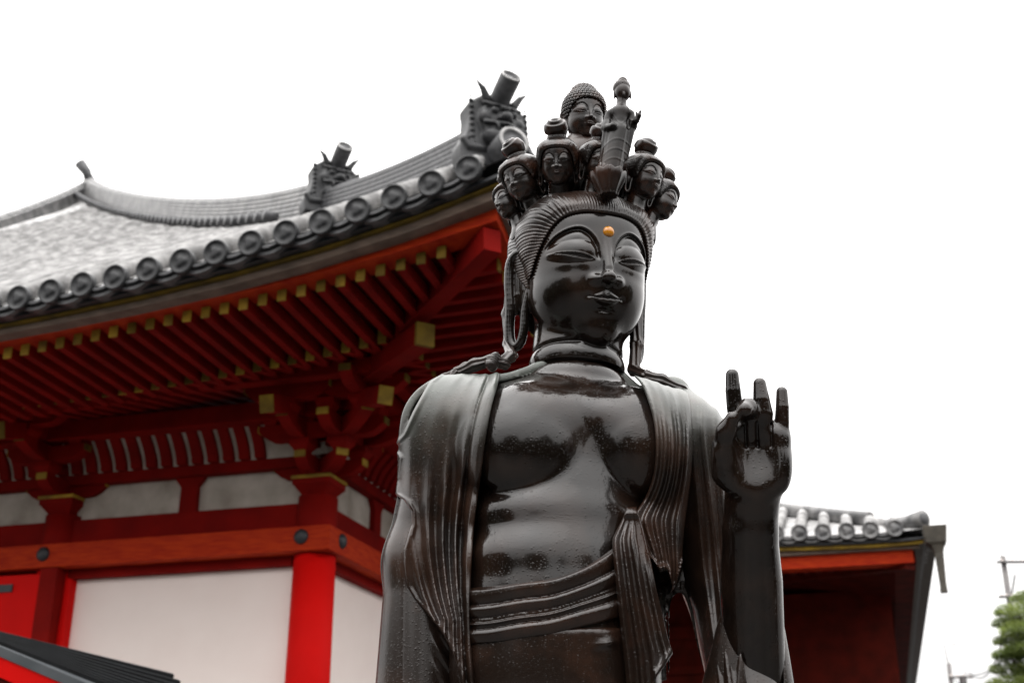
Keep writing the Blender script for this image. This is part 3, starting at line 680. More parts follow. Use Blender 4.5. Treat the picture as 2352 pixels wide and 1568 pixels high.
wmat('plaster_stained', (.55, .50, .44), (.33, .29, .24), 3.2, .85)
wmat('weathered_board', (.17, .12, .09), (.085, .06, .045), 5, .75, (1, 1, 3))
wmat('roof_tile', (.10, .10, .103), (.26, .255, .25), 5, .42, bump=.4)
wmat('roof_field', (.30, .295, .29), (.52, .51, .505), 3.0, .45, bump=.5)
wmat('tile_dark', (.030, .031, .033), (.085, .085, .09), 14, .5, bump=.4)
wmat('black_iron', (.012, .014, .018), (.022, .024, .028), 20, .5)
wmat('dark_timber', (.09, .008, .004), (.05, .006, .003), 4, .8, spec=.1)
wmat('teal_paint', (.02, .05, .04), (.03, .035, .03), 6, .7)
for nm in ('roof_tile', 'roof_field'):   # streaky lichen and damp patches across the courses
    m = MATS[nm]; nt = m.node_tree; b = nt.nodes['Principled BSDF']
    t = nt.nodes.new('ShaderNodeTexCoord'); mp = nt.nodes.new('ShaderNodeMapping'); mp.inputs['Scale'].default_value = (3.2, 1.4, 1.4)
    n = nt.nodes.new('ShaderNodeTexNoise'); n.inputs['Scale'].default_value = 2.2; n.inputs['Detail'].default_value = 8; n.inputs['Roughness'].default_value = .7
    nt.links.new(t.outputs['Object'], mp.inputs[0]); nt.links.new(mp.outputs[0], n.inputs['Vector'])
    r = nt.nodes.new('ShaderNodeMapRange'); nt.links.new(n.outputs[0], r.inputs[0]); r.inputs[1].default_value = .42; r.inputs[2].default_value = .58; r.inputs[3].default_value = .5; r.inputs[4].default_value = 1
    src = b.inputs['Base Color'].links[0].from_socket
    mx = nt.nodes.new('ShaderNodeMix'); mx.data_type = 'RGBA'; mx.blend_type = 'MULTIPLY'; mx.inputs['Factor'].default_value = 1
    nt.links.new(src, mx.inputs['A']); nt.links.new(r.outputs[0], mx.inputs['B']); nt.links.new(mx.outputs['Result'], b.inputs['Base Color'])

_nt = MATS['ochre'].node_tree; _b = _nt.nodes['Principled BSDF']; _oi = _nt.nodes.new('ShaderNodeObjectInfo'); _mr = _nt.nodes.new('ShaderNodeMapRange'); _mr.inputs[3].default_value = .35; _mr.inputs[4].default_value = 1.15
_nt.links.new(_oi.outputs['Random'], _mr.inputs[0]); _src = _b.inputs['Base Color'].links[0].from_socket; _mx = _nt.nodes.new('ShaderNodeMix'); _mx.data_type = 'RGBA'; _mx.blend_type = 'MULTIPLY'; _mx.inputs['Factor'].default_value = 1
_nt.links.new(_src, _mx.inputs['A']); _nt.links.new(_mr.outputs[0], _mx.inputs['B']); _nt.links.new(_mx.outputs['Result'], _b.inputs['Base Color'])   # some ends freshly painted, some tarnished
class MB:
    def __init__(s): s.v = []; s.f = []; s.sm = []
    def add(s, V, F, smooth=False):
        o = len(s.v); s.v += [tuple(map(float, q)) for q in V]; s.f += [tuple(i + o for i in f) for f in F]; s.sm += [smooth] * len(F)
    def box(s, lo, hi, M=None, bev=0):
        x0, y0, z0 = lo; x1, y1, z1 = hi
        V = [(x0,y0,z0),(x1,y0,z0),(x1,y1,z0),(x0,y1,z0),(x0,y0,z1),(x1,y0,z1),(x1,y1,z1),(x0,y1,z1)]
        if M: V = [M(*q) for q in V]
        s.add(V, [(0,3,2,1),(4,5,6,7),(0,1,5,4),(1,2,6,5),(2,3,7,6),(3,0,4,7)])
    def beam(s, a, b, w, h, up=(0,0,1)):
        a = Vector(a); b = Vector(b); d = (b - a).normalized(); r = d.cross(Vector(up)).normalized(); u = r.cross(d)
        V = [p + r * i * w / 2 + u * j * h / 2 for p in (a, b) for i, j in ((-1,-1),(1,-1),(1,1),(-1,1))]
        s.add(V, [(0,3,2,1),(4,5,6,7),(0,1,5,4),(1,2,6,5),(2,3,7,6),(3,0,4,7)])
    def tube(s, pts, r, n=10, cap_=True):
        pts = [Vector(p) for p in pts]; rs = r if isinstance(r, (list, tuple)) else [r] * len(pts); V = []
        for i, p in enumerate(pts):
            d = (pts[min(i+1, len(pts)-1)] - pts[max(i-1, 0)]).normalized(); a = d.orthogonal() if abs(d.z) > .9 else d.cross(Vector((0,0,1))); a.normalize(); c = d.cross(a)
            V += [p + (a * cos(2*pi*k/n) + c * sin(2*pi*k/n)) * rs[i] for k in range(n)]
        F = [(i*n+k, i*n+(k+1)%n, (i+1)*n+(k+1)%n, (i+1)*n+k) for i in range(len(pts)-1) for k in range(n)]
        if cap_: F += [tuple(range(n))[::-1], tuple((len(pts)-1)*n + k for k in range(n))]
        s.add(V, F, True)
    def sweep(s, prof, path, frames, closed=False, smooth=False):
        """profile (x,y) along path with (right, up) frames"""
        n = len(prof); V = []
        for p, (r, u) in zip(path, frames): V += [Vector(p) + Vector(r) * x + Vector(u) * y for x, y in prof]
        F = [(i*n+k, i*n+(k+1)%n, (i+1)*n+(k+1)%n, (i+1)*n+k) for i in range(len(path)-1) for k in range(n)]
        F += [tuple(range(n))[::-1], tuple((len(path)-1)*n + k for k in range(n))]
        s.add(V, F, smooth)
    def build(s, name, mat, parent=None, smooth=None, bevel=0):
        me = bpy.data.meshes.new(name); me.from_pydata(s.v, [], s.f); me.update()
        bm = bmesh.new(); bm.from_mesh(me); bmesh.ops.recalc_face_normals(bm, faces=bm.faces)
        bm.to_mesh(me); bm.free()
        o = link(name, me, mat, None, False)
        me.polygons.foreach_set('use_smooth', s.sm if smooth is None else [smooth] * len(me.polygons))
        if bevel:
            md = o.modifiers.new('bevel', 'BEVEL'); md.width = bevel; md.segments = 2; md.limit_method = 'ANGLE'
        if parent: o.parent = parent
        return o

hall = empty('temple_hall', 'large vermilion temple with white plaster walls and upswept grey tiled roof, behind the statue', 'temple', C0, -AZB)
FR = lambda s, t, z: (s, -t, z)          # front: s grows toward the corner, t outward
RT = lambda s, t, z: (t, -s, z)          # right side, mirrored on the corner diagonal
E = 3.1
def Lf(s): return .72 * math.exp(-max(s, 0) / 2.8)
def ztip(x): return 5.64 + Lf(E - x) - .028 * min(max(0, -.4 - x), 2.5)
def ztile(x): return 5.81 + 1.35 * Lf(E - x)
_hd = np.array([-.3, 0, 1.1, 2.3, 5.2, 7.3, 11.4, 17.7]); _hz = np.array([6.72, 6.78, 7.19, 7.72, 9.4, 10.65, 13.55, 18.4]); _pf = np.polyfit(_hd, _hz, 4)
def Hip(d): return float(np.polyval(_pf, d))
def zroof(x, t):   # x along, t outward from the wall line
    d = max(E - t, 0); s = max(E - x, 0); se = max(s - d, 0)
    return Hip(d) - (ztile(E) - ztile(E - se)) * math.exp(-d / 2.4)

def sides(): return ((FR, -17.0, 'front'), (RT, -9.0, 'side'))
PITCH_T = .3205
def roof_side(par, M, smin_, capname='eave_tile', E=E, zroof=zroof, ztile=ztile, dmax=17.6, nseg=26, rc=.1, inset=.0, left=None):
    # field
    mb = MB(); ns = 60; V = []
    dd = [dmax * (i / nseg) ** 1.25 for i in range(nseg + 1)]
    for d in dd:
        s1 = E - d; s0 = smin_ if left is None else max(smin_, left(d)); s0 = min(s0, s1 - .05)
        for k in range(ns + 1):
            x = s0 + (s1 - s0) * k / ns; V.append(M(x, E - d, zroof(x, E - d) - .03))
    F = [(i*(ns+1)+k, i*(ns+1)+k+1, (i+1)*(ns+1)+k+1, (i+1)*(ns+1)+k) for i in range(nseg) for k in range(ns)]
    mb.add(V, F, True)
    # round tile rows, each course lapping the next
    rows = MB(); caps = []; x = E - .46; tubn = 7
    while x > smin_:
        dm = min(E - x + .05, dmax); pts = []; rs = []; n = max(3, int(dm / .42)) if x > -12 else 3
        s_lim = dm
        if left is not None:
            for q in np.linspace(0, dm, 60):
                if x < left(q): s_lim = q; break
        for k in range(n + 1):
            d = s_lim * k / n
            z = zroof(x, E - d) + .035
            if k: pts.append(M(x, E - d + .004, z + .004)); rs.append(.074)
            if k < n: pts.append(M(x, E - d, z)); rs.append(.086)
        rows.tube(pts, rs, 10); caps.append(x); x -= PITCH_T
    return mb, rows, caps
def disc_cap(name, M, x, t, z, r, par, mat, tilt=.0, out=(0, 1)):
    """round end tile: rim, sunk field and comma-shaped relief"""
    prof = [(r, -.06), (r, .012), (r * .95, .016), (r * .87, .016), (r * .83, .004), (r * .42, .006), (r * .36, .014), (r * .18, .016), (.001, .017)]
    mb = MB(); n = 28; V = []
    ca, sa = cos(tilt), sin(tilt)
    for pr, pt in prof:
        for k in range(n):
            a = 2 * pi * k / n; rr = pr; pp = pt
            if .3 < pr / r < .5: rr = pr * (1 + .22 * cos(3 * a)); 
            u, w = rr * cos(a), rr * sin(a); V.append(M(x + u, t + pp * ca - w * sa, z + w * ca + pp * sa))
    F = [(i*n+k, i*n+(k+1)%n, (i+1)*n+(k+1)%n, (i+1)*n+k) for i in range(len(prof)-1) for k in range(n)] + [tuple(range(n))]
    mb.add(V, F, True); o = mb.build(name, mat, par)
    return o
def board(M, s0, s1, tin, tout, zb, zt_, n=24):
    """long eave board that follows the curve: zb/zt functions of s; mitred on the diagonal"""
    mb = MB(); V = []
    for k in range(n + 1):
        f = k / n
        f = f
        for t, zf in ((tin, zb), (tout, zb), (tout, zt_), (tin, zt_)):
            x1 = min(s1, t); x = s0 + (x1 - s0) * f; V.append(M(x, t, zf(x)))
    F = [(i*4+k, i*4+(k+1)%4, (i+1)*4+(k+1)%4, (i+1)*4+k) for i in range(n) for k in range(4)] + [(0,1,2,3), (n*4+3, n*4+2, n*4+1, n*4)]
    mb.add(V, F); return mb
def pans(M, caps, E, ztile):
    """the hollow edge tiles hanging between the round ends, two crescents each"""
    mb = MB()
    for x0, x1 in zip(caps[1:], caps[:-1]):
        for dz, tt in ((-.035, .03), (-.085, .0)):
            V = []; n = 8
            for k in range(n + 1):
                f = k / n; x = x0 + (x1 - x0) * f; z = ztile(x) + dz - .045 * sin(pi * f)
                for t, zz in ((E - .12, z), (E + tt, z), (E + tt, z + .028), (E - .12, z + .028)): V.append(M(x, t, zz))
            F = [(i*4+k, i*4+(k+1)%4, (i+1)*4+(k+1)%4, (i+1)*4+k) for i in range(n) for k in range(4)] + [(0,1,2,3), (n*4+3, n*4+2, n*4+1, n*4)]
            mb.add(V, F, False)
    return mb
_lr = lambda d: float(np.interp(d, [0, 12.1, 13.35, 17.6], [-17, -12.7, -12.9, -14.6])) if d > 12 else -17.
fieldm, rowsm = MB(), MB()
roof = None
for M, s0, nm in sides():
    f, r, caps = roof_side(hall, M, s0, left=_lr if nm == 'front' else None)
    o = f.build('roof', 'roof_field', hall); 
    rr = r.build('roof_tile_rows', 'roof_field', o)
    if nm == 'front': roof = o
    vis = [x for x in caps if x > (-2.9 if nm == 'front' else 1.0)]
    for x in vis: disc_cap('eave_tile', M, x, E + .045, ztile(x) + .0, .112, o, 'oni_clay', -.12)
    pans(M, caps[:30], E, ztile).build('eave_pan_tiles', 'tile_dark', o)
    board(M, s0, E, E - .75, E - .06, lambda x: ztile(x) - .128, lambda x: ztile(x) - .10).build('eave_gap_shade', 'black_iron', hall)  # black strip standing in for the shaded gap beneath the tile edge
    board(M, s0, E, E - .80, E - .13, lambda x: ztile(x) - .152, lambda x: ztile(x) - .132).build('eave_trim', 'ochre_dull', hall)
    board(M, s0, E, E - .32, E - .18, lambda x: ztile(x) - .200 - .06 * Lf(E - x), lambda x: ztile(x) - .156).build('eave_board', 'weathered_board', hall)
    board(M, s0, E, E - .60, E - .325, lambda x: ztip(x) + .045, lambda x: ztile(x) - .158).build('eave_beam', 'vermilion_beam', hall)
    # sheathing above the rafters
    mb = MB(); n = 30; V = []
    for (t, zf) in ((E - .5, lambda x: ztip(x) + .075), (1.25, lambda x: min(ztip(x), 5.70 + .45 * math.exp(-(1.8 - min(x, 1.8)) / 2.2) + .1)+.07), (-.3, lambda x: 6.15 + .25 * math.exp(-(1.8 - min(x, 1.8)) / 2.2))):
        for k in range(n + 1): x = s0 + (max(t, 0) - s0) * k / n; V.append(M(x, t, zf(x)))
    mb.add(V, [(i*(n+1)+k, i*(n+1)+k+1, (i+1)*(n+1)+k+1, (i+1)*(n+1)+k) for i in range(2) for k in range(n)]); mb.build('soffit', 'dark_timber', hall)
    # flying rafters and base rafters with ochre ends
    x = 2.245; cnt = 0
    while x > (-3.0 if nm == 'front' else -2.2):
        z = ztip(x); zi = max(z - .06, 5.60) if x < 1.3 else z - .02
        ti = max(1.30, x + .02)
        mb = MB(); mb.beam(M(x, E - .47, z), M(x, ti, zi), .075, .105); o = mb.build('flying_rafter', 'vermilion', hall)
        mb = MB(); mb.beam(M(x, E - .455, z), M(x, E - .472, z), .079, .109); mb.build('rafter_end', 'ochre', o)
        if x < 1.62 and x > -3.4:
            zb = 5.605 + .43 * math.exp(-(1.8 - x) / 2.4); to = max(x + .02, -.1)
            x2 = x - .065; mb = MB(); mb.beam(M(x2, 1.50, zb), M(x2, to, zb + .19 * (1.5 - to)), .08, .14); o = mb.build('base_rafter', 'vermilion', hall)
            mb = MB(); mb.beam(M(x2, 1.512, zb - .002), M(x2, 1.495, zb - .002), .084, .144); mb.build('rafter_end', 'ochre', o)
        x -= .183
    board(M, s0, 1.6, 1.32, 1.44, lambda x: 5.65 + .45 * math.exp(-(1.8 - min(x, 1.8)) / 2.2), lambda x: ztip(min(x, 1.6)) - .06 if x > -8 else 5.9).build('rafter_support_beam', 'vermilion', hall)
# hip rafters
mb = MB(); mb.beam((.1, -.1, 5.90), (1.80, -1.80, 5.79), .17, .21); o = mb.build('hip_rafter', 'vermilion', hall)
mb = MB(); mb.beam((1.79, -1.79, 5.79), (1.82, -1.82, 5.79), .178, .218); mb.build('rafter_end', 'ochre', o)
mb = MB(); mb.beam((1.5, -1.5, 6.06), (2.72, -2.72, 6.18), .16, .21); o = mb.build('hip_rafter', 'vermilion', hall)

# ---- hip ridge of stacked flat tiles
def ridge(name, path, w, h, n, par, mat='tile_dark', top=.085, smoothtop=True):
    mb = MB(); pv = [Vector(p) for p in path]; fr = []
    for i in range(len(pv)):
        d = pv[min(i+1, len(pv)-1)] - pv[max(i-1, 0)]; d.z = 0; d.normalize(); fr.append((Vector((d.y, -d.x, 0)), Vector((0, 0, 1))))
    prof = []; lh = h / n
    for i in range(n):
        ww = w * (1 - .25 * i / n); prof += [(ww, i * lh), (ww, (i + .72) * lh), (ww * .80, (i + .74) * lh), (ww * .80, (i + 1) * lh)]
    prof += [(top * cos(a) if a else top, h + top * sin(a)) for a in [i * pi / 8 for i in range(0, 9)]]
    left = [(-x, y) for x, y in prof[:4 * n]][::-1]; mb.sweep(prof + left, path, fr); return mb.build(name, mat, par)
def hippath(d0, d1, n, lift=0): return [(E - (d0 + (d1 - d0) * i / n), -(E - (d0 + (d1 - d0) * i / n)), Hip(d0 + (d1 - d0) * i / n) - .06 + lift) for i in range(n + 1)]
ridge('hip_ridge', hippath(.55, 3.6, 16), .20, .40, 7, roof)
ridge('hip_ridge', hippath(3.45, 17.6, 40, 0), .22, .52, 8, roof, 'roof_tile')
lp = [(-14.5 + (i / 14) * 1.7, 14.5 - i / 14 * 5.6, Hip(17.6 - i / 14 * 5.6) - .05) for i in range(15)]
ridge('descending_ridge', lp, .22, .45, 8, roof, 'roof_tile')
# row of hollow tile ends under the upper hip ridge
mb = MB()
for i in range(52):
    mb = MB(); d = 3.9 + i * .26; a = E - d; mb.tube([(a - .24, -a - .24 + .0, Hip(d) - .01), (a - .36, -a - .36, Hip(d) + .0)], .075, 8); mb.build('ridge_foot_tile', 'tile_dark', roof)

# ---- ogre-faced ridge-end tile
def oni_sdf(p):      # local: x right, y back, z up ; face toward -y ; ~.62 high
    a = np.abs(p[:, 0]); z = p[:, 2]; q = p.copy(); q[:, 0] = a
    w = .27 + .02 * np.cos(z * 9)
    plate = np.maximum(np.maximum(a - w - .05 * sstep(.2 - z, 0, .2), np.abs(p[:, 1] - .06) - .075), np.maximum(-z - .12, z - .56 - .03 * np.cos(p[:, 0] * 6)))
    d = smax(plate, a + z - .74, .05) - .015
    # border beads
    zz = (z / .062) - np.round(z / .062); bead = np.sqrt((zz * .062) ** 2 + (a - .25) ** 2 + (p[:, 1] + .03) ** 2) - .020
    d = smin(d, np.where((z > .03) & (z < .55), bead, 1), .004)
    f = ell(q, (0, -.03, .33), (.185, .11, .20)); f = smin(f, ell(q, (0, -.06, .14), (.17, .10, .10)), .04)
    f = smin(f, cap(q, (.02, -.150, .405), (.16, -.10, .455), .026, .018), .012)           # brows
    f = smin(f, sph(q, (.085, -.125, .375), .036), .006); 
    f = smax(f, -(ell(q, (.085, -.155, .405), (.05, .03, .014))), .006)
    f = smin(f, ell(q, (0, -.165, .31), (.05, .045, .045)), .012); f = smin(f, ell(q, (.045, -.14, .295), (.028, .03, .024)), .01)
    f = smin(f, cap(q, (.0, -.165, .235), (.16, -.10, .255), .020, .018), .010)           # upper lip
    f = smax(f, -ell(q, (0, -.17, .185), (.13, .06, .035)), .008)                        # open mouth
    f = smin(f, cap(q, (.0, -.150, .125), (.14, -.10, .150), .022, .018), .010)
    f = smin(f, cap(q, (.075, -.150, .225), (.070, -.165, .165), .016, .004), .004)      # fangs
    f = smin(f, ell(q, (.15, -.08, .32), (.05, .05, .06)), .012)
    d = smin(d, f, .012)
    d = smin(d, chain(q, [np.array(t) for t in ((.12, -.07, .52), (.17, -.10, .60), (.235, -.11, .665))], [.038, .026, .006]), .012)   # horns
    d = smin(d, chain(q, [np.array(t) for t in ((.17, -.02, .02), (.28, -.03, .0), (.33, -.03, .06), (.29, -.03, .10))], [.04, .035, .03, .02]), .015)
    return d
Vo, Fo = isomesh(oni_sdf, (-.42, -.28, -.20), (.42, .2, .72), .011, 'oni', 1)
ome = tomesh('ridge_end_tile', (Vo, Fo))
def oni(c, scale, tubes=True):
    o = link('ogre_ridge_tile', ome, 'oni_clay', roof); o.location = c; o.rotation_euler = (rad(-6), 0, rad(45)); o.scale = (scale * 1.06, scale, scale)
    def tub(a, b, r, nm):
        mb = MB(); a = Vector(a); b = Vector(b); d = (b - a).normalized(); u = d.orthogonal().normalized(); w = d.cross(u); n = 26
        prof = [(r * .95, 0), (r, 1), (r * .98, 1.01), (r * .76, 1.01), (r * .70, .97), (r * .34, .97), (r * .25, .985), (.001, .985)]
        V = [a + (b - a) * t + (u * cos(2*pi*k/n) + w * sin(2*pi*k/n)) * q for q, t in prof for k in range(n)]
        mb.add(V, [(i*n+k, i*n+(k+1)%n, (i+1)*n+(k+1)%n, (i+1)*n+k) for i in range(len(prof)-1) for k in range(n)], True); pt = mb.build(nm, 'tile_dark', o)
        mb = MB(); prof = [(r * .99, 1.0), (r * 1.0, 1.025), (r * .80, 1.028), (r * .78, 1.0)]; V = [a + (b - a) * t + (u * cos(2*pi*k/n) + w * sin(2*pi*k/n)) * q for q, t in prof for k in range(n)]
        mb.add(V, [(i*n+k, i*n+(k+1)%n, (i+1)*n+(k+1)%n, (i+1)*n+k) for i in range(3) for k in range(n)], True); mb.build('tile_rim', 'roof_field', pt)
    tub((0, .10, .48), (0, -.28, .66), .090, 'projecting_tile')
    return tub
t = oni((2.80, -2.80, Hip(.5) - .06), 1.0); t((0, .05, .0), (.0, -.26, .0), .13, 'projecting_tile')
disc = None
t = oni((-.02, .02, Hip(3.12) + .14), 1.02)
# apex finial
mb = MB(); mb.tube([(-14.45, 14.45, 18.7), (-14.55, 14.4, 18.95), (-14.75, 14.3, 19.22)], [.16, .13, .16], 12); mb.build('ridge_finial', 'tile_dark', roof)

# ---- walls and frame
def col(a, b):
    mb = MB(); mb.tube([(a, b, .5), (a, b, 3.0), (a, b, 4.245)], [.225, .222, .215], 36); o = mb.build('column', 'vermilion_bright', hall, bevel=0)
    mb = MB(); mb.tube([(a, b, 4.25), (a, b, 4.86)], [.215, .205], 36); mb.build('column_head', 'vermilion', o)
for a, b in ((0, 0), (-3.05, 0), (-6.1, 0), (0, 3.05), (0, 6.1)): col(a, b)
def both(fn):
    for M, nm in ((FR, 'f'), (RT, 'r')): fn(M, nm)
LEN = 9.3
def framing(M, nm):
    e = 0 if nm == 'f' else .0
    def b(name, s0, s1, t0, t1, z0, z1, mat, bev=.008):
        mb = MB(); mb.box((s0, t0, z0), (s1, t1, z1), M); return mb.build(name, mat, hall, bevel=bev)
    s1 = .272
    mb = MB(); V = [M(-LEN, .05, 4.255), M(.05, .05, 4.255), M(.275, .275, 4.255), M(-LEN, .275, 4.255), M(-LEN, .05, 4.508), M(.05, .05, 4.508), M(.275, .275, 4.508), M(-LEN, .275, 4.508)]
    mb.add(V, [(0,3,2,1),(4,5,6,7),(0,1,5,4),(1,2,6,5),(2,3,7,6),(3,0,4,7)]); nag = mb.build('tie_beam', 'vermilion_beam', hall, bevel=.01)
    for s in (-.035, -3.06, -6.1):
        mb = MB(); n = 20; V = []
        for r, t in ((.078, 0), (.078, .012), (.055, .035), (.02, .042), (.002, .043)): V += [M(s + r * cos(2*pi*k/n), .2755 + t, 4.398 + r * sin(2*pi*k/n)) for k in range(n)]
        mb.add(V, [(i*n+k, i*n+(k+1)%n, (i+1)*n+(k+1)%n, (i+1)*n+k) for i in range(4) for k in range(n)], True); mb.build('nail_cover', 'black_iron', nag)
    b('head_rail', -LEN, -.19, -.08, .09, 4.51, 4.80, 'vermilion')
    # lower bay: lintel, frame, white panel
    for i, s in enumerate((0, -3.05, -6.1)):
        b('lintel', s - 2.84, s - .21, -.06, .10, 4.155, 4.253, 'vermilion')
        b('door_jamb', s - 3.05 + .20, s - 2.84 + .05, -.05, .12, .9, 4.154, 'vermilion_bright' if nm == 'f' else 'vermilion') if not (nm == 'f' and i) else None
        if nm == 'f' and i == 1:
            mb = MB(); mb.box((s - 2.8, .15, .9), (s - .03, .235, 4.20), M); dr = mb.build('door', 'vermilion_bright', hall, bevel=.01)
            mb = MB(); mb.box((s - .95, .237, 4.02), (s - .36, .255, 4.10), M); mb.build('hinge', 'black_iron', dr)
            b('door_jamb', s - .028, s + .185, .0, .262, .9, 4.25, 'vermilion')
        else:
            b('wall_panel', s - 2.83, s - .20, -.04, -.002, .9, 4.154, 'plaster', 0)
        b('sill_beam', s - 2.84, s - .21, -.06, .14, .6, .9, 'vermilion')
        # upper frieze with white plaster and a middle strut
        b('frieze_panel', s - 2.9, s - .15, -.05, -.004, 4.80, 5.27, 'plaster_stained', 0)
        mb = MB(); V = []
        for w, z in ((.105, 4.802), (.10, 5.08), (.14, 5.13), (.17, 5.17), (.17, 5.26)):
            V += [M(s - 1.5 - w, -.003, z), M(s - 1.5 + w, -.003, z), M(s - 1.5 + w, .06, z), M(s - 1.5 - w, .06, z)]
        mb.add(V, [(i*4+k, i*4+(k+1)%4, (i+1)*4+(k+1)%4, (i+1)*4+k) for i in range(4) for k in range(4)] + [(16,17,18,19)]); mb.build('strut', 'vermilion', hall)
    b('frieze_beam', -LEN, -.1, -.06, .12, 5.19, 5.34, 'vermilion')
    # ribbed cove under the eaves
    n = 6; prof = [(.12 + .52 * sin(i / n * pi / 2), 5.34 + .30 * (1 - cos(i / n * pi / 2)) + .0 * i) for i in range(n + 1)]
    prof = [(.13 + .34 * (i / n) ** 1.6, 5.30 + .42 * (i / n)) for i in range(n + 1)]
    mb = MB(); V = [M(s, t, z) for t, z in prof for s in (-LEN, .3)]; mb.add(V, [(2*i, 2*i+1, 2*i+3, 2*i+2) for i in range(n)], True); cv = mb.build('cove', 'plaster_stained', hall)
    mb = MB(); s = -.62
    while s > -6.6:
        fr = [(Vector(M(1, 0, 0)) , Vector(M(0, 1, 0)).normalized())] * (n + 1)
        mb.sweep([(-.058, -.01), (.058, -.01), (.058, .06), (-.058, .06)], [M(s, t, z) for t, z in prof], fr); s -= .186
    mb.build('cove_ribs', 'vermilion', cv)
    b('purlin', -LEN, .45, .40, .58, 5.58, 5.78, 'vermilion'); b('purlin', -LEN, 1.0, .98, 1.12, 5.78, 5.92, 'vermilion')
both(framing)
# roof void cap so no sky shows through
# ---- bracket clusters
def block(mb, c, w, h, taper=.62):
    x, y, z = c; V = []
    for k, zz in ((taper, 0), (taper * 1.06, .12), (.93, .45), (1, .5), (1, 1)):
        r = w / 2 * k; V += [(x - r, y - r, z + h * zz), (x + r, y - r, z + h * zz), (x + r, y + r, z + h * zz), (x - r, y + r, z + h * zz)]
    mb.add(V, [(i*4+k, i*4+(k+1)%4, (i+1)*4+(k+1)%4, (i+1)*4+k) for i in range(4) for k in range(4)] + [(0,3,2,1), (16,17,18,19)])
def blockobj(par, c, w, h):
    m_ = MB(); block(m_, c, w, h); return m_.build('bracket_block', 'vermilion', par)
def arm(par, c, d, half, z, w=.13, h=.17, ends=(1, 1), name='bracket_arm'):
    """boat-shaped bracket arm with upswept ochre ends"""
    d = Vector((d[0], d[1], 0)).normalized(); r = Vector((-d.y, d.x, 0)); c = Vector((c[0], c[1], 0)); mb = MB(); V = []; n = 14
    l0 = -half if ends[0] else -.1; l1 = half if ends[1] else .1
    for i in range(n + 1):
        u = l0 + (l1 - l0) * i / n; e = max(0, (abs(u) - half * .62) / (half * .38)) if (u > 0 and ends[1]) or (u < 0 and ends[0]) else 0; zb = z + h * .62 * e ** 1.8
        for sx in (-1, 1): V += [c + d * u + r * sx * w / 2 + Vector((0, 0, zb)), c + d * u + r * sx * w / 2 + Vector((0, 0, z + h))]
    F = []
    for i in range(n): a = i * 4; F += [(a, a+4, a+6, a+2), (a+1, a+3, a+7, a+5), (a, a+1, a+5, a+4), (a+2, a+6, a+7, a+3)]
    F += [(0, 2, 3, 1), (n*4, n*4+1, n*4+3, n*4+2)]
    mb.add(V, F); o = mb.build(name, 'vermilion', par)
    for s, on in ((-1, ends[0]), (1, ends[1])):
        if on:
            m2 = MB(); p0 = c + d * s * (half + .001) + Vector((0, 0, z + h * .81)); m2.beam(p0, p0 + d * s * .014, w * .96, h * .40); m2.build('arm_end', 'ochre', o)
    return o
def cluster(a, b, kind, par):
    mb = MB(); block(mb, (a, b, 4.862), .42, .22); base = mb.build('bearing_block', 'vermilion', par)
    for q, z in ((.43, 4.862 + .085),):
        m2 = MB(); m2.box((a - .222, b - .222, 5.03), (a + .222, b + .222, 5.062)); m2.build('block_trim', 'ochre', base)
    class _B: pass
    blocks = None
    dirs = {'mid': [((0, -1), 1)], 'side': [((1, 0), 1)], 'corner': [((0, -1), 1), ((1, 0), 1), ((1, -1), 1.32)]}[kind]
    arm(par, (a, b), (1, 0), .50, 5.065); arm(par, (a, b), (0, 1), .50, 5.066)
    for dd in ((1, 0), (-1, 0), (0, 1), (0, -1)): blockobj(par, (a + dd[0] * .42, b + dd[1] * .42, 5.237), .20, .12)
    arm(par, (a, b), (1, 0), .74, 5.358); arm(par, (a, b), (0, 1), .74, 5.359)
    for (dx, dy), k in dirs:
        L = sqrt(dx * dx + dy * dy); dx /= L; dy /= L
        if kind == 'corner' and k > 1: arm(par, (a, b), (dx, dy), .62, 5.067, ends=(0, 1))
        px, py = a + dx * .44 * k, b + dy * .44 * k
        cross = [(1, 0)] if dx == 0 else [(0, 1)] if dy == 0 else [(1, 0), (0, 1)]
        blockobj(par, (px, py, 5.237), .22, .12)
        for cr in cross: arm(par, (px, py), cr, .48, 5.361)
        arm(par, (a, b), (dx, dy), .95 * k, 5.363, ends=(0, 1))
        qx, qy = a + dx * .84 * k, b + dy * .84 * k
        blockobj(par, (qx, qy, 5.533), .22, .12)
        for cr in cross:
            arm(par, (qx, qy), cr, .46, 5.655)
            for e in (-.36, .36): blockobj(par, (px + cr[0] * e, py + cr[1] * e, 5.533), .19, .12)
        # slanting tail rafter with ochre nose
        m3 = MB(); A = Vector((a - dx * .1, b - dy * .1, 5.86)); B = Vector((a + dx * 1.28 * k, b + dy * 1.28 * k, 5.48)); m3.beam(A, B, .14, .17); o = m3.build('tail_rafter', 'vermilion', par)
        m4 = MB(); m4.beam(B, B + (B - A).normalized() * .015, .145, .175); m4.build('rafter_end', 'ochre', o)
for a, b, k in ((0, 0, 'corner'), (-3.05, 0, 'mid'), (-6.1, 0, 'mid'), (0, 3.05, 'side')):
    e = bpy.data.objects.new('bracket_cluster', None); COL.objects.link(e); e.parent = hall; e.empty_display_size = .1
    cluster(a, b, k, e)
# closed body behind the walls, stone podium
mb = MB(); mb.box((-9.3, .06, .0), (-.06, 16, 5.9)); mb.build('wall_core', 'plaster', hall)
mb = MB(); mb.box((-10.5, -1.5, 0.0), (1.5, 17, .5)); wmat('stone', (.30, .29, .27), (.20, .19, .18), 4, .7, bump=.3); mb.build('podium', 'stone', hall, bevel=.02)

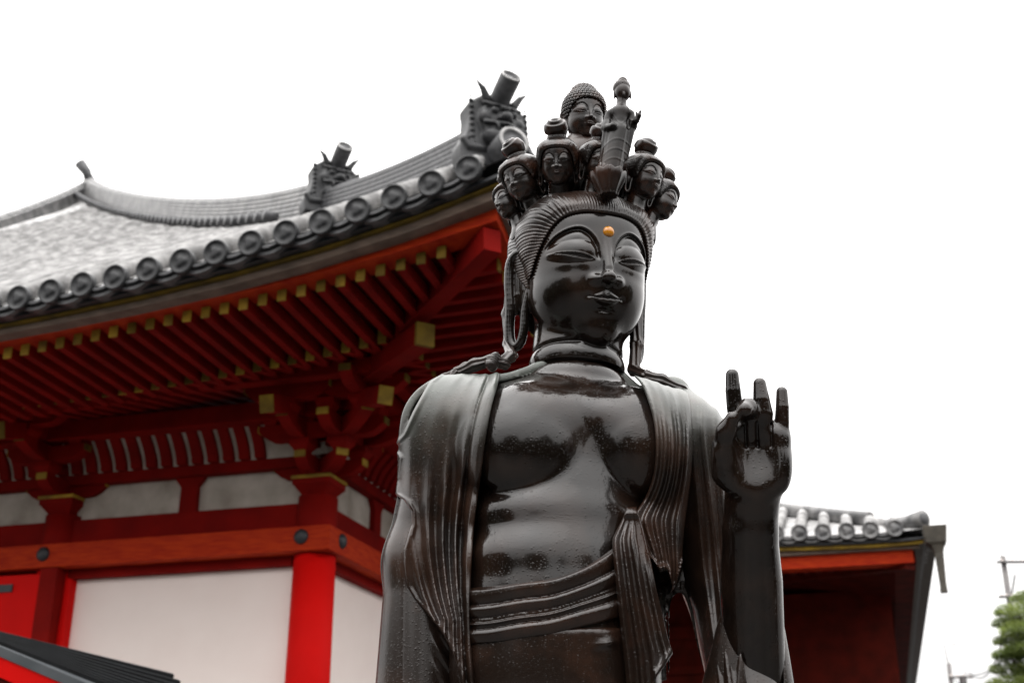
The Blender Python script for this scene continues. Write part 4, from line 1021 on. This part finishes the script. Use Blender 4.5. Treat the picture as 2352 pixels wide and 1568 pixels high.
# ================================================================ SECOND HALL (right background)
wmat('verdigris', (.045, .04, .032), (.08, .07, .055), 12, .6, spec=.3)
W0a, W0b = 3.4, 8.9
wing = empty('rear_hall', 'smaller red hall with grey tiled eave corner showing to the right of the raised hand', 'temple', tuple(Vector(C0) + Vector((cos(AZB) * W0a + sin(AZB) * W0b, -sin(AZB) * W0a + cos(AZB) * W0b, 0))), -AZB)
EW = 2.92
def ztw(x): return 5.555 - .035 * max(0, min(x, EW)) + .07 * math.exp(-max(EW - x, 0) / .5)
def ztipw(x): return 5.30 - .20 * math.exp(-max(EW - x, 0) / 1.6) + .06
def ztipw(x): return 5.16
def zrw(x, t):
    d = EW - t; return ztw(x) + .37 * d + .010 * d * d
for M, s0 in ((FR, -5.0), (RT, -16.0)):
    front = M is FR
    f, r, caps = roof_side(wing, M, s0, E=EW, zroof=zrw, ztile=ztw, dmax=4.5, nseg=10)
    o = f.build('roof', 'roof_field', wing); r.build('roof_tile_rows', 'roof_field', o)
    front = M is FR
    for x in [q for q in caps if q > (.2 if front else 0.5)]: disc_cap('eave_tile', M, x, EW + .045, ztw(x) + .01, .116, o, 'roof_tile', -.1)
    pans(M, caps[:14 if front else 40], EW, ztw).build('eave_pan_tiles', 'roof_tile', o)
    board(M, s0, EW, EW - .7, EW - .05, lambda x: ztw(x) - .155, lambda x: ztw(x) - .125).build('eave_gap_shade', 'black_iron', wing)  # same black strip in place of the shaded gap below the tiles
    board(M, s0, EW, EW - .8, EW - .10, lambda x: ztw(x) - .205, lambda x: ztw(x) - .158).build('eave_trim', 'ochre' if front else 'verdigris', wing)
    board(M, s0, EW, EW - .8, EW - .16, lambda x: 5.255, lambda x: ztw(x) - .208).build('eave_board', 'weathered_board' if front else 'verdigris', wing)
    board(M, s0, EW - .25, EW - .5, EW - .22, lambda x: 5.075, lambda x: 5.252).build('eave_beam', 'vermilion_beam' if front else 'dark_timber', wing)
    mb = MB(); V = [M(s0, EW - .4, 5.22), M(EW - .4, EW - .4, 5.22), M(-.2, -.2, 5.65), M(s0, -.2, 5.65)]; mb.add(V, [(0,1,2,3)]); mb.build('soffit', 'dark_timber', wing)
    x = 2.3; k = 0
    while x > (-.6 if front else -12):
        mb = MB(); mb.beam(M(x, EW - .42, 5.13), M(x, max(x, .0), 5.13 + .15 * (EW - .4 - max(x, 0))), .08, .11); rf = mb.build('rafter', 'dark_timber', wing)
        x -= .19; k += 1
mb = MB(); mb.beam((0, 0, 5.45), (2.62, -2.62, 5.10), .16, .2); mb.build('hip_rafter', 'dark_timber', wing)
ridge('hip_ridge', [(EW - d, -(EW - d), zrw(EW - d, EW - d) - .03) for d in np.linspace(.75, 4.5, 12)], .12, .12, 3, wing, 'roof_tile', .08)
mb = MB(); mb.tube([(2.40, -2.40, 5.66), (2.66, -2.66, 5.63), (2.86, -2.86, 5.64)], [.11, .112, .118], 18); cap_o = mb.build('corner_tile', 'roof_tile', wing)
mb = MB(); mb.tube([(2.861, -2.861, 5.64), (2.87, -2.87, 5.64)], [.08, .075], 18); mb.build('corner_tile_face', 'tile_dark', cap_o)
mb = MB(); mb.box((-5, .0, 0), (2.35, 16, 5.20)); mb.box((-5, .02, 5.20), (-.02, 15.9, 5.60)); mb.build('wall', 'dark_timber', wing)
for s in (0.0,):
    mb = MB(); mb.tube([(s, 0, .2), (s, 0, 4.9)], .2, 20); mb.build('column', 'vermilion', wing)
for s, z0, z1 in ((0, 4.55, 4.75), (0, 4.0, 4.12)):
    mb = MB(); mb.box((-5, -.09, z0), (.1, -.002, z1)); mb.build('tie_beam', 'dark_timber', wing)
# gutter hopper at the eave corner
g = MB(); B3 = lambda x, y, z: Vector((EW + .05 + x, -EW - .10 + y, 5.21 + z))
prof = [(-.15, .22, .17), (.15, .22, .17), (.13, .05, .15), (.10, .0, .12), (.07, -.35, .05), (.075, -.62, .05)]
V = []
for (zz, hw) in ((.26, .155), (.24, .155), (.04, .13), (.0, .10), (-.10, .075), (-.50, .06), (-.62, .065)):
    V += [B3(-hw + (.0 if zz > 0 else .04), -hw, zz), B3(hw, -hw, zz), B3(hw, hw, zz), B3(-hw + (.0 if zz > 0 else .04), hw, zz)]
g.add(V, [(i*4+k, i*4+(k+1)%4, (i+1)*4+(k+1)%4, (i+1)*4+k) for i in range(6) for k in range(4)] + [(0,1,2,3), (27,26,25,24)]); hop = g.build('gutter_hopper', 'verdigris', wing)
g = MB(); g.box((EW - .055, -EW + .3, 5.40), (EW + .10, 16, 5.49)); g.build('gutter', 'verdigris', wing)

# ================================================================ SMALL ROOF, bottom left
wmat('slate_metal', (.003, .0035, .004), (.008, .009, .010), 6, .6, spec=.12)
wmat('grey_metal', (.04, .046, .05), (.065, .07, .075), 5, .4, spec=.3)
kr = P(100, 1568, 7.4)
kiosk = empty('gate_roof', 'small dark batten-seamed roof with red fascia poking into the bottom left corner', 'small roof', (kr[0] - .6, kr[1], 0))
TL, TR = P(-260, 1408, 7.9), P(385, 1562, 7.9); BL, BR = P(-260, 1392, 7.15), P(560, 1740, 7.15)
def quad(u, v): return (TL * (1 - u) + TR * u) * (1 - v) + (BL * (1 - u) + BR * u) * v
nrm = np.cross(TR - TL, BL - TL); nrm /= np.linalg.norm(nrm); nrm = nrm if nrm[2] > 0 else -nrm
def slab(name, u0, u1, v0, v1, th, mat, off=0.):
    mb = MB(); V = [quad(u, v) + nrm * (o + off) for o in (0, th) for u, v in ((u0, v0), (u1, v0), (u1, v1), (u0, v1))]
    mb.add(V, [(0,3,2,1),(4,5,6,7),(0,1,5,4),(1,2,6,5),(2,3,7,6),(3,0,4,7)]); return keep(mb.build(name, mat), kiosk)
slab('roof', 0, 1, 0, .86, .03, 'slate_metal')
for i in range(9): slab('batten', 0, 1, .03 + i * .093, .055 + i * .093, .028, 'slate_metal', .03)
slab('eave_trim', 0, 1, .86, 1.0, .05, 'grey_metal', -.01)
mb = MB(); V = [quad(u, v) + np.array([0, dy, dz]) for dz, dy in ((-.12, .02), (-.012, .0)) for u, v in ((0, .99), (1, .99), (1, .97), (0, .97))]
mb.add(V, [(0,3,2,1),(4,5,6,7),(0,1,5,4),(1,2,6,5),(2,3,7,6),(3,0,4,7)]); keep(mb.build('fascia', 'vermilion_bright'), kiosk)
mb = MB(); V = [quad(u, v) + np.array([0, dy, dz]) for dz, dy in ((-.25, .06), (-.122, .04)) for u, v in ((0, .99), (1, .99), (1, .95), (0, .95))]
mb.add(V, [(0,3,2,1),(4,5,6,7),(0,1,5,4),(1,2,6,5),(2,3,7,6),(3,0,4,7)]); keep(mb.build('under_beam', 'dark_timber'), kiosk)
for u in (.08, .52):
    q = quad(u, .5); mb = MB(); mb.box((q[0] - .08, q[1] - .08, 0), (q[0] + .08, q[1] + .08, q[2] - .10)); keep(mb.build('post', 'vermilion', None), kiosk)

# ================================================================ UTILITY POLES
wmat('concrete', (.13, .12, .12), (.18, .17, .165), 8, .8)
wmat('cable_black', (.05, .05, .055), (.08, .08, .08), 8, .6)
def pole(x, y0, Y, scale, label, arms, brk, extra=None):
    top = P(x, y0, Y); k = Y / 2800.
    o = empty('utility_pole', label, 'utility pole', (top[0], top[1], 0), 0, 'utility poles right of the temple')
    r = 6.0 * k * scale
    mb = MB(); mb.tube([(0, 0, 0), (0, 0, top[2] * .5), (0, 0, top[2])], [r * 1.5, r * 1.25, r], 14); mb.build('pole', 'concrete', o)
    mb = MB(); bx, by, bl = brk; mb.tube([(0, 0, top[2] - .1), (-.1 * scale, 0, top[2] + by * k * 1.1), (bl * k, 0, top[2] + by * k * 1.1 + .03)], 1.3 * k * scale, 8); mb.build('bracket', 'concrete', o)
    for (dy, l0, l1) in arms:
        mb = MB(); z = top[2] - dy * k * 1.1; mb.box((l0 * k, -.07 - r, z - 2 * k), (l1 * k, .05 - r, z + 2 * k)); a = mb.build('crossarm', 'concrete', o)
        n = 4
        for i in range(n):
            u = l0 + (l1 - l0) * (i + .5) / n; mi = MB(); mi.tube([(u * k, -r, z + 2 * k), (u * k, -r, z + 6 * k)], [1.6 * k, 2.2 * k], 8); mi.build('insulator', 'plaster', a)
    if extra: extra(o, top, k)
    return top
p1 = pole(2303, 1277, 26, 1.0, 'near concrete utility pole rising just above the pine tree', [(13, -17, 78), (85, -24, 22)], (0, 50, 34))
def trafo(o, top, k):
    mb = MB(); z = top[2] - 50 * k; mb.tube([(27 * k, 0, z), (27 * k, 0, z + 24 * k)], 8 * k, 16); mb.build('transformer', 'concrete', o)
p2 = pole(2179, 1523, 44, .8, 'distant thin utility pole with small transformer near the bottom edge', [(27, -6, 48)], (0, 36, 22), trafo)
for i, (a, b, sg) in enumerate(((p2 + [.5, 0, -.3], p1 + [.4, 0, -1.2], .5), (p2 + [.1, 0, -.5], p1 + [.6, 0, -2.1], .7), (p2 + [.7, 0, -.3], p1 + [.2, 0, -.4], .9))):
    mb = MB(); mb.tube([Vector(a) * (1 - t) + Vector(b) * t - Vector((0, 0, sg * 4 * t * (1 - t))) for t in np.linspace(0, 1, 18)], .018, 5)
    o = keep(mb.build('power_line', 'cable_black'), None) if False else mb.build('power_line', 'cable_black')
    o['label'] = 'thin sagging cable strung between the two utility poles'; o['category'] = 'cable'; o['group'] = 'cables between the poles'

# ================================================================ PINE TREE (right edge)
wmat('bark', (.10, .075, .055), (.05, .038, .03), 12, .9, bump=.6)
m, nt, b = pbsdf('pine_needles', (.06, .09, .02), .6)
noise_col(nt, b, (.06, .10, .012), (.22, .28, .045), 1.6, 4, .35, .65)
Yt = 21.0; tb = P(2400, 1568, Yt)
tree = empty('pine_tree', 'cloud-pruned green pine at the right edge below the utility pole', 'tree', (tb[0], tb[1], 0))
rng = random.Random(3)
mb = MB(); ztop = P(2385, 1365, Yt)[2]; trunk = [(0, 0, 0), (.15, 0, 1.5), (-.1, .1, 3), (.05, 0, 4.4), (0, 0, ztop - .15)]; mb.tube(trunk, [.22, .19, .15, .09, .03], 12); 
pads = []
for (x, y, w, h, dy) in ((2365, 1378, 34, 15, 0), (2340, 1410, 44, 17, -.2), (2400, 1400, 40, 16, .3), (2325, 1435, 36, 13, .2), (2358, 1452, 50, 18, -.3), (2420, 1445, 46, 18, .1), (2330, 1475, 38, 14, .3), (2372, 1498, 56, 20, -.2), (2322, 1508, 34, 13, -.1), (2440, 1495, 40, 18, -.3), (2345, 1540, 56, 20, .1), (2402, 1545, 60, 22, .4), (2330, 1575, 50, 18, 0), (2390, 1600, 70, 24, 0), (2450, 1560, 40, 20, 0), (2350, 1640, 60, 22, .2), (2430, 1650, 70, 24, -.3)):
    pads.append((P(x, y, Yt + dy) - [tb[0], tb[1], 0], 1.15 * w * Yt / 2850, 1.45 * h * Yt / 2850))
for c, w, h in pads:
    mb.tube([(0, 0, c[2] - .5), (c[0] * .5, c[1] * .5, c[2] - .22), (c[0], c[1], c[2] - .03)], [.05, .035, .012], 7)
mb.build('trunk', 'bark', tree)
cr = MB()
for c, w, h in pads:
    for i in range(int(560 * w / .3)):
        a, rr = rng.uniform(0, 2 * pi), sqrt(rng.random()); zz = (1 - rr * rr) ** .5 * h * rng.uniform(-.35, 1.0)
        p = Vector((c[0] + w * rr * cos(a), c[1] + w * rr * sin(a) * .9, c[2] + zz + rng.gauss(0, .015)))
        for j in range(5):
            d = Vector((rng.gauss(0, .7) + cos(a) * rr * .9, rng.gauss(0, .7) + sin(a) * rr * .9, rng.uniform(.2, 1.2))).normalized(); s_ = d.orthogonal().normalized() * .0055; L = rng.uniform(.06, .10)
            cr.add([p - s_, p + s_, p + d * L], [(0, 1, 2)])
cr.build('crown', 'pine_needles', tree)

# ================================================================ WOODS behind the viewer (only mirrored in the bronze)
m, nt, b = pbsdf('woods_green', (.02, .03, .012), .8); noise_col(nt, b, (.012, .018, .008), (.035, .045, .018), 1.2)
wb = MB(); rg = random.Random(11)
for i in range(26):
    a = rad(180 + (i - 12.5) * 8.0); R = rg.uniform(13, 17); cx, cy = R * sin(a), R * cos(a) ; H = rg.uniform(3.6, 7.0)
    for k in range(200):
        u = rg.uniform(-1, 1); w = 2.6 * sqrt(max(0, 1 - u * u)); t = rg.uniform(0, 2 * pi); c = Vector((cx + w * cos(t), cy + w * sin(t), H * .52 + u * H * .5)); s = rg.uniform(.4, .9)
        n1 = Vector((rg.gauss(0, 1), rg.gauss(0, 1), rg.gauss(0, 1))).normalized(); n2 = n1.orthogonal().normalized(); n3 = n1.cross(n2)
        wb.add([c + n2 * s, c + n3 * s, c - n2 * s, c - n3 * s], [(0, 1, 2, 3)])
o = wb.build('woodland', 'woods_green'); o['kind'] = 'stuff'
o['label'] = 'dark belt of trees standing across the court behind the viewer'; o['category'] = 'woodland'
# ================================================================ GROUND
bm = bmesh.new(); bmesh.ops.create_grid(bm, x_segments=1, y_segments=1, size=300); me = bpy.data.meshes.new('ground'); bm.to_mesh(me); bm.free()
m, nt, b = pbsdf('gravel', (.1, .1, .09), .45); noise_col(nt, b, (.022, .021, .02), (.045, .043, .04), 3)
g = link('ground', me, 'gravel'); g['kind'] = 'structure'
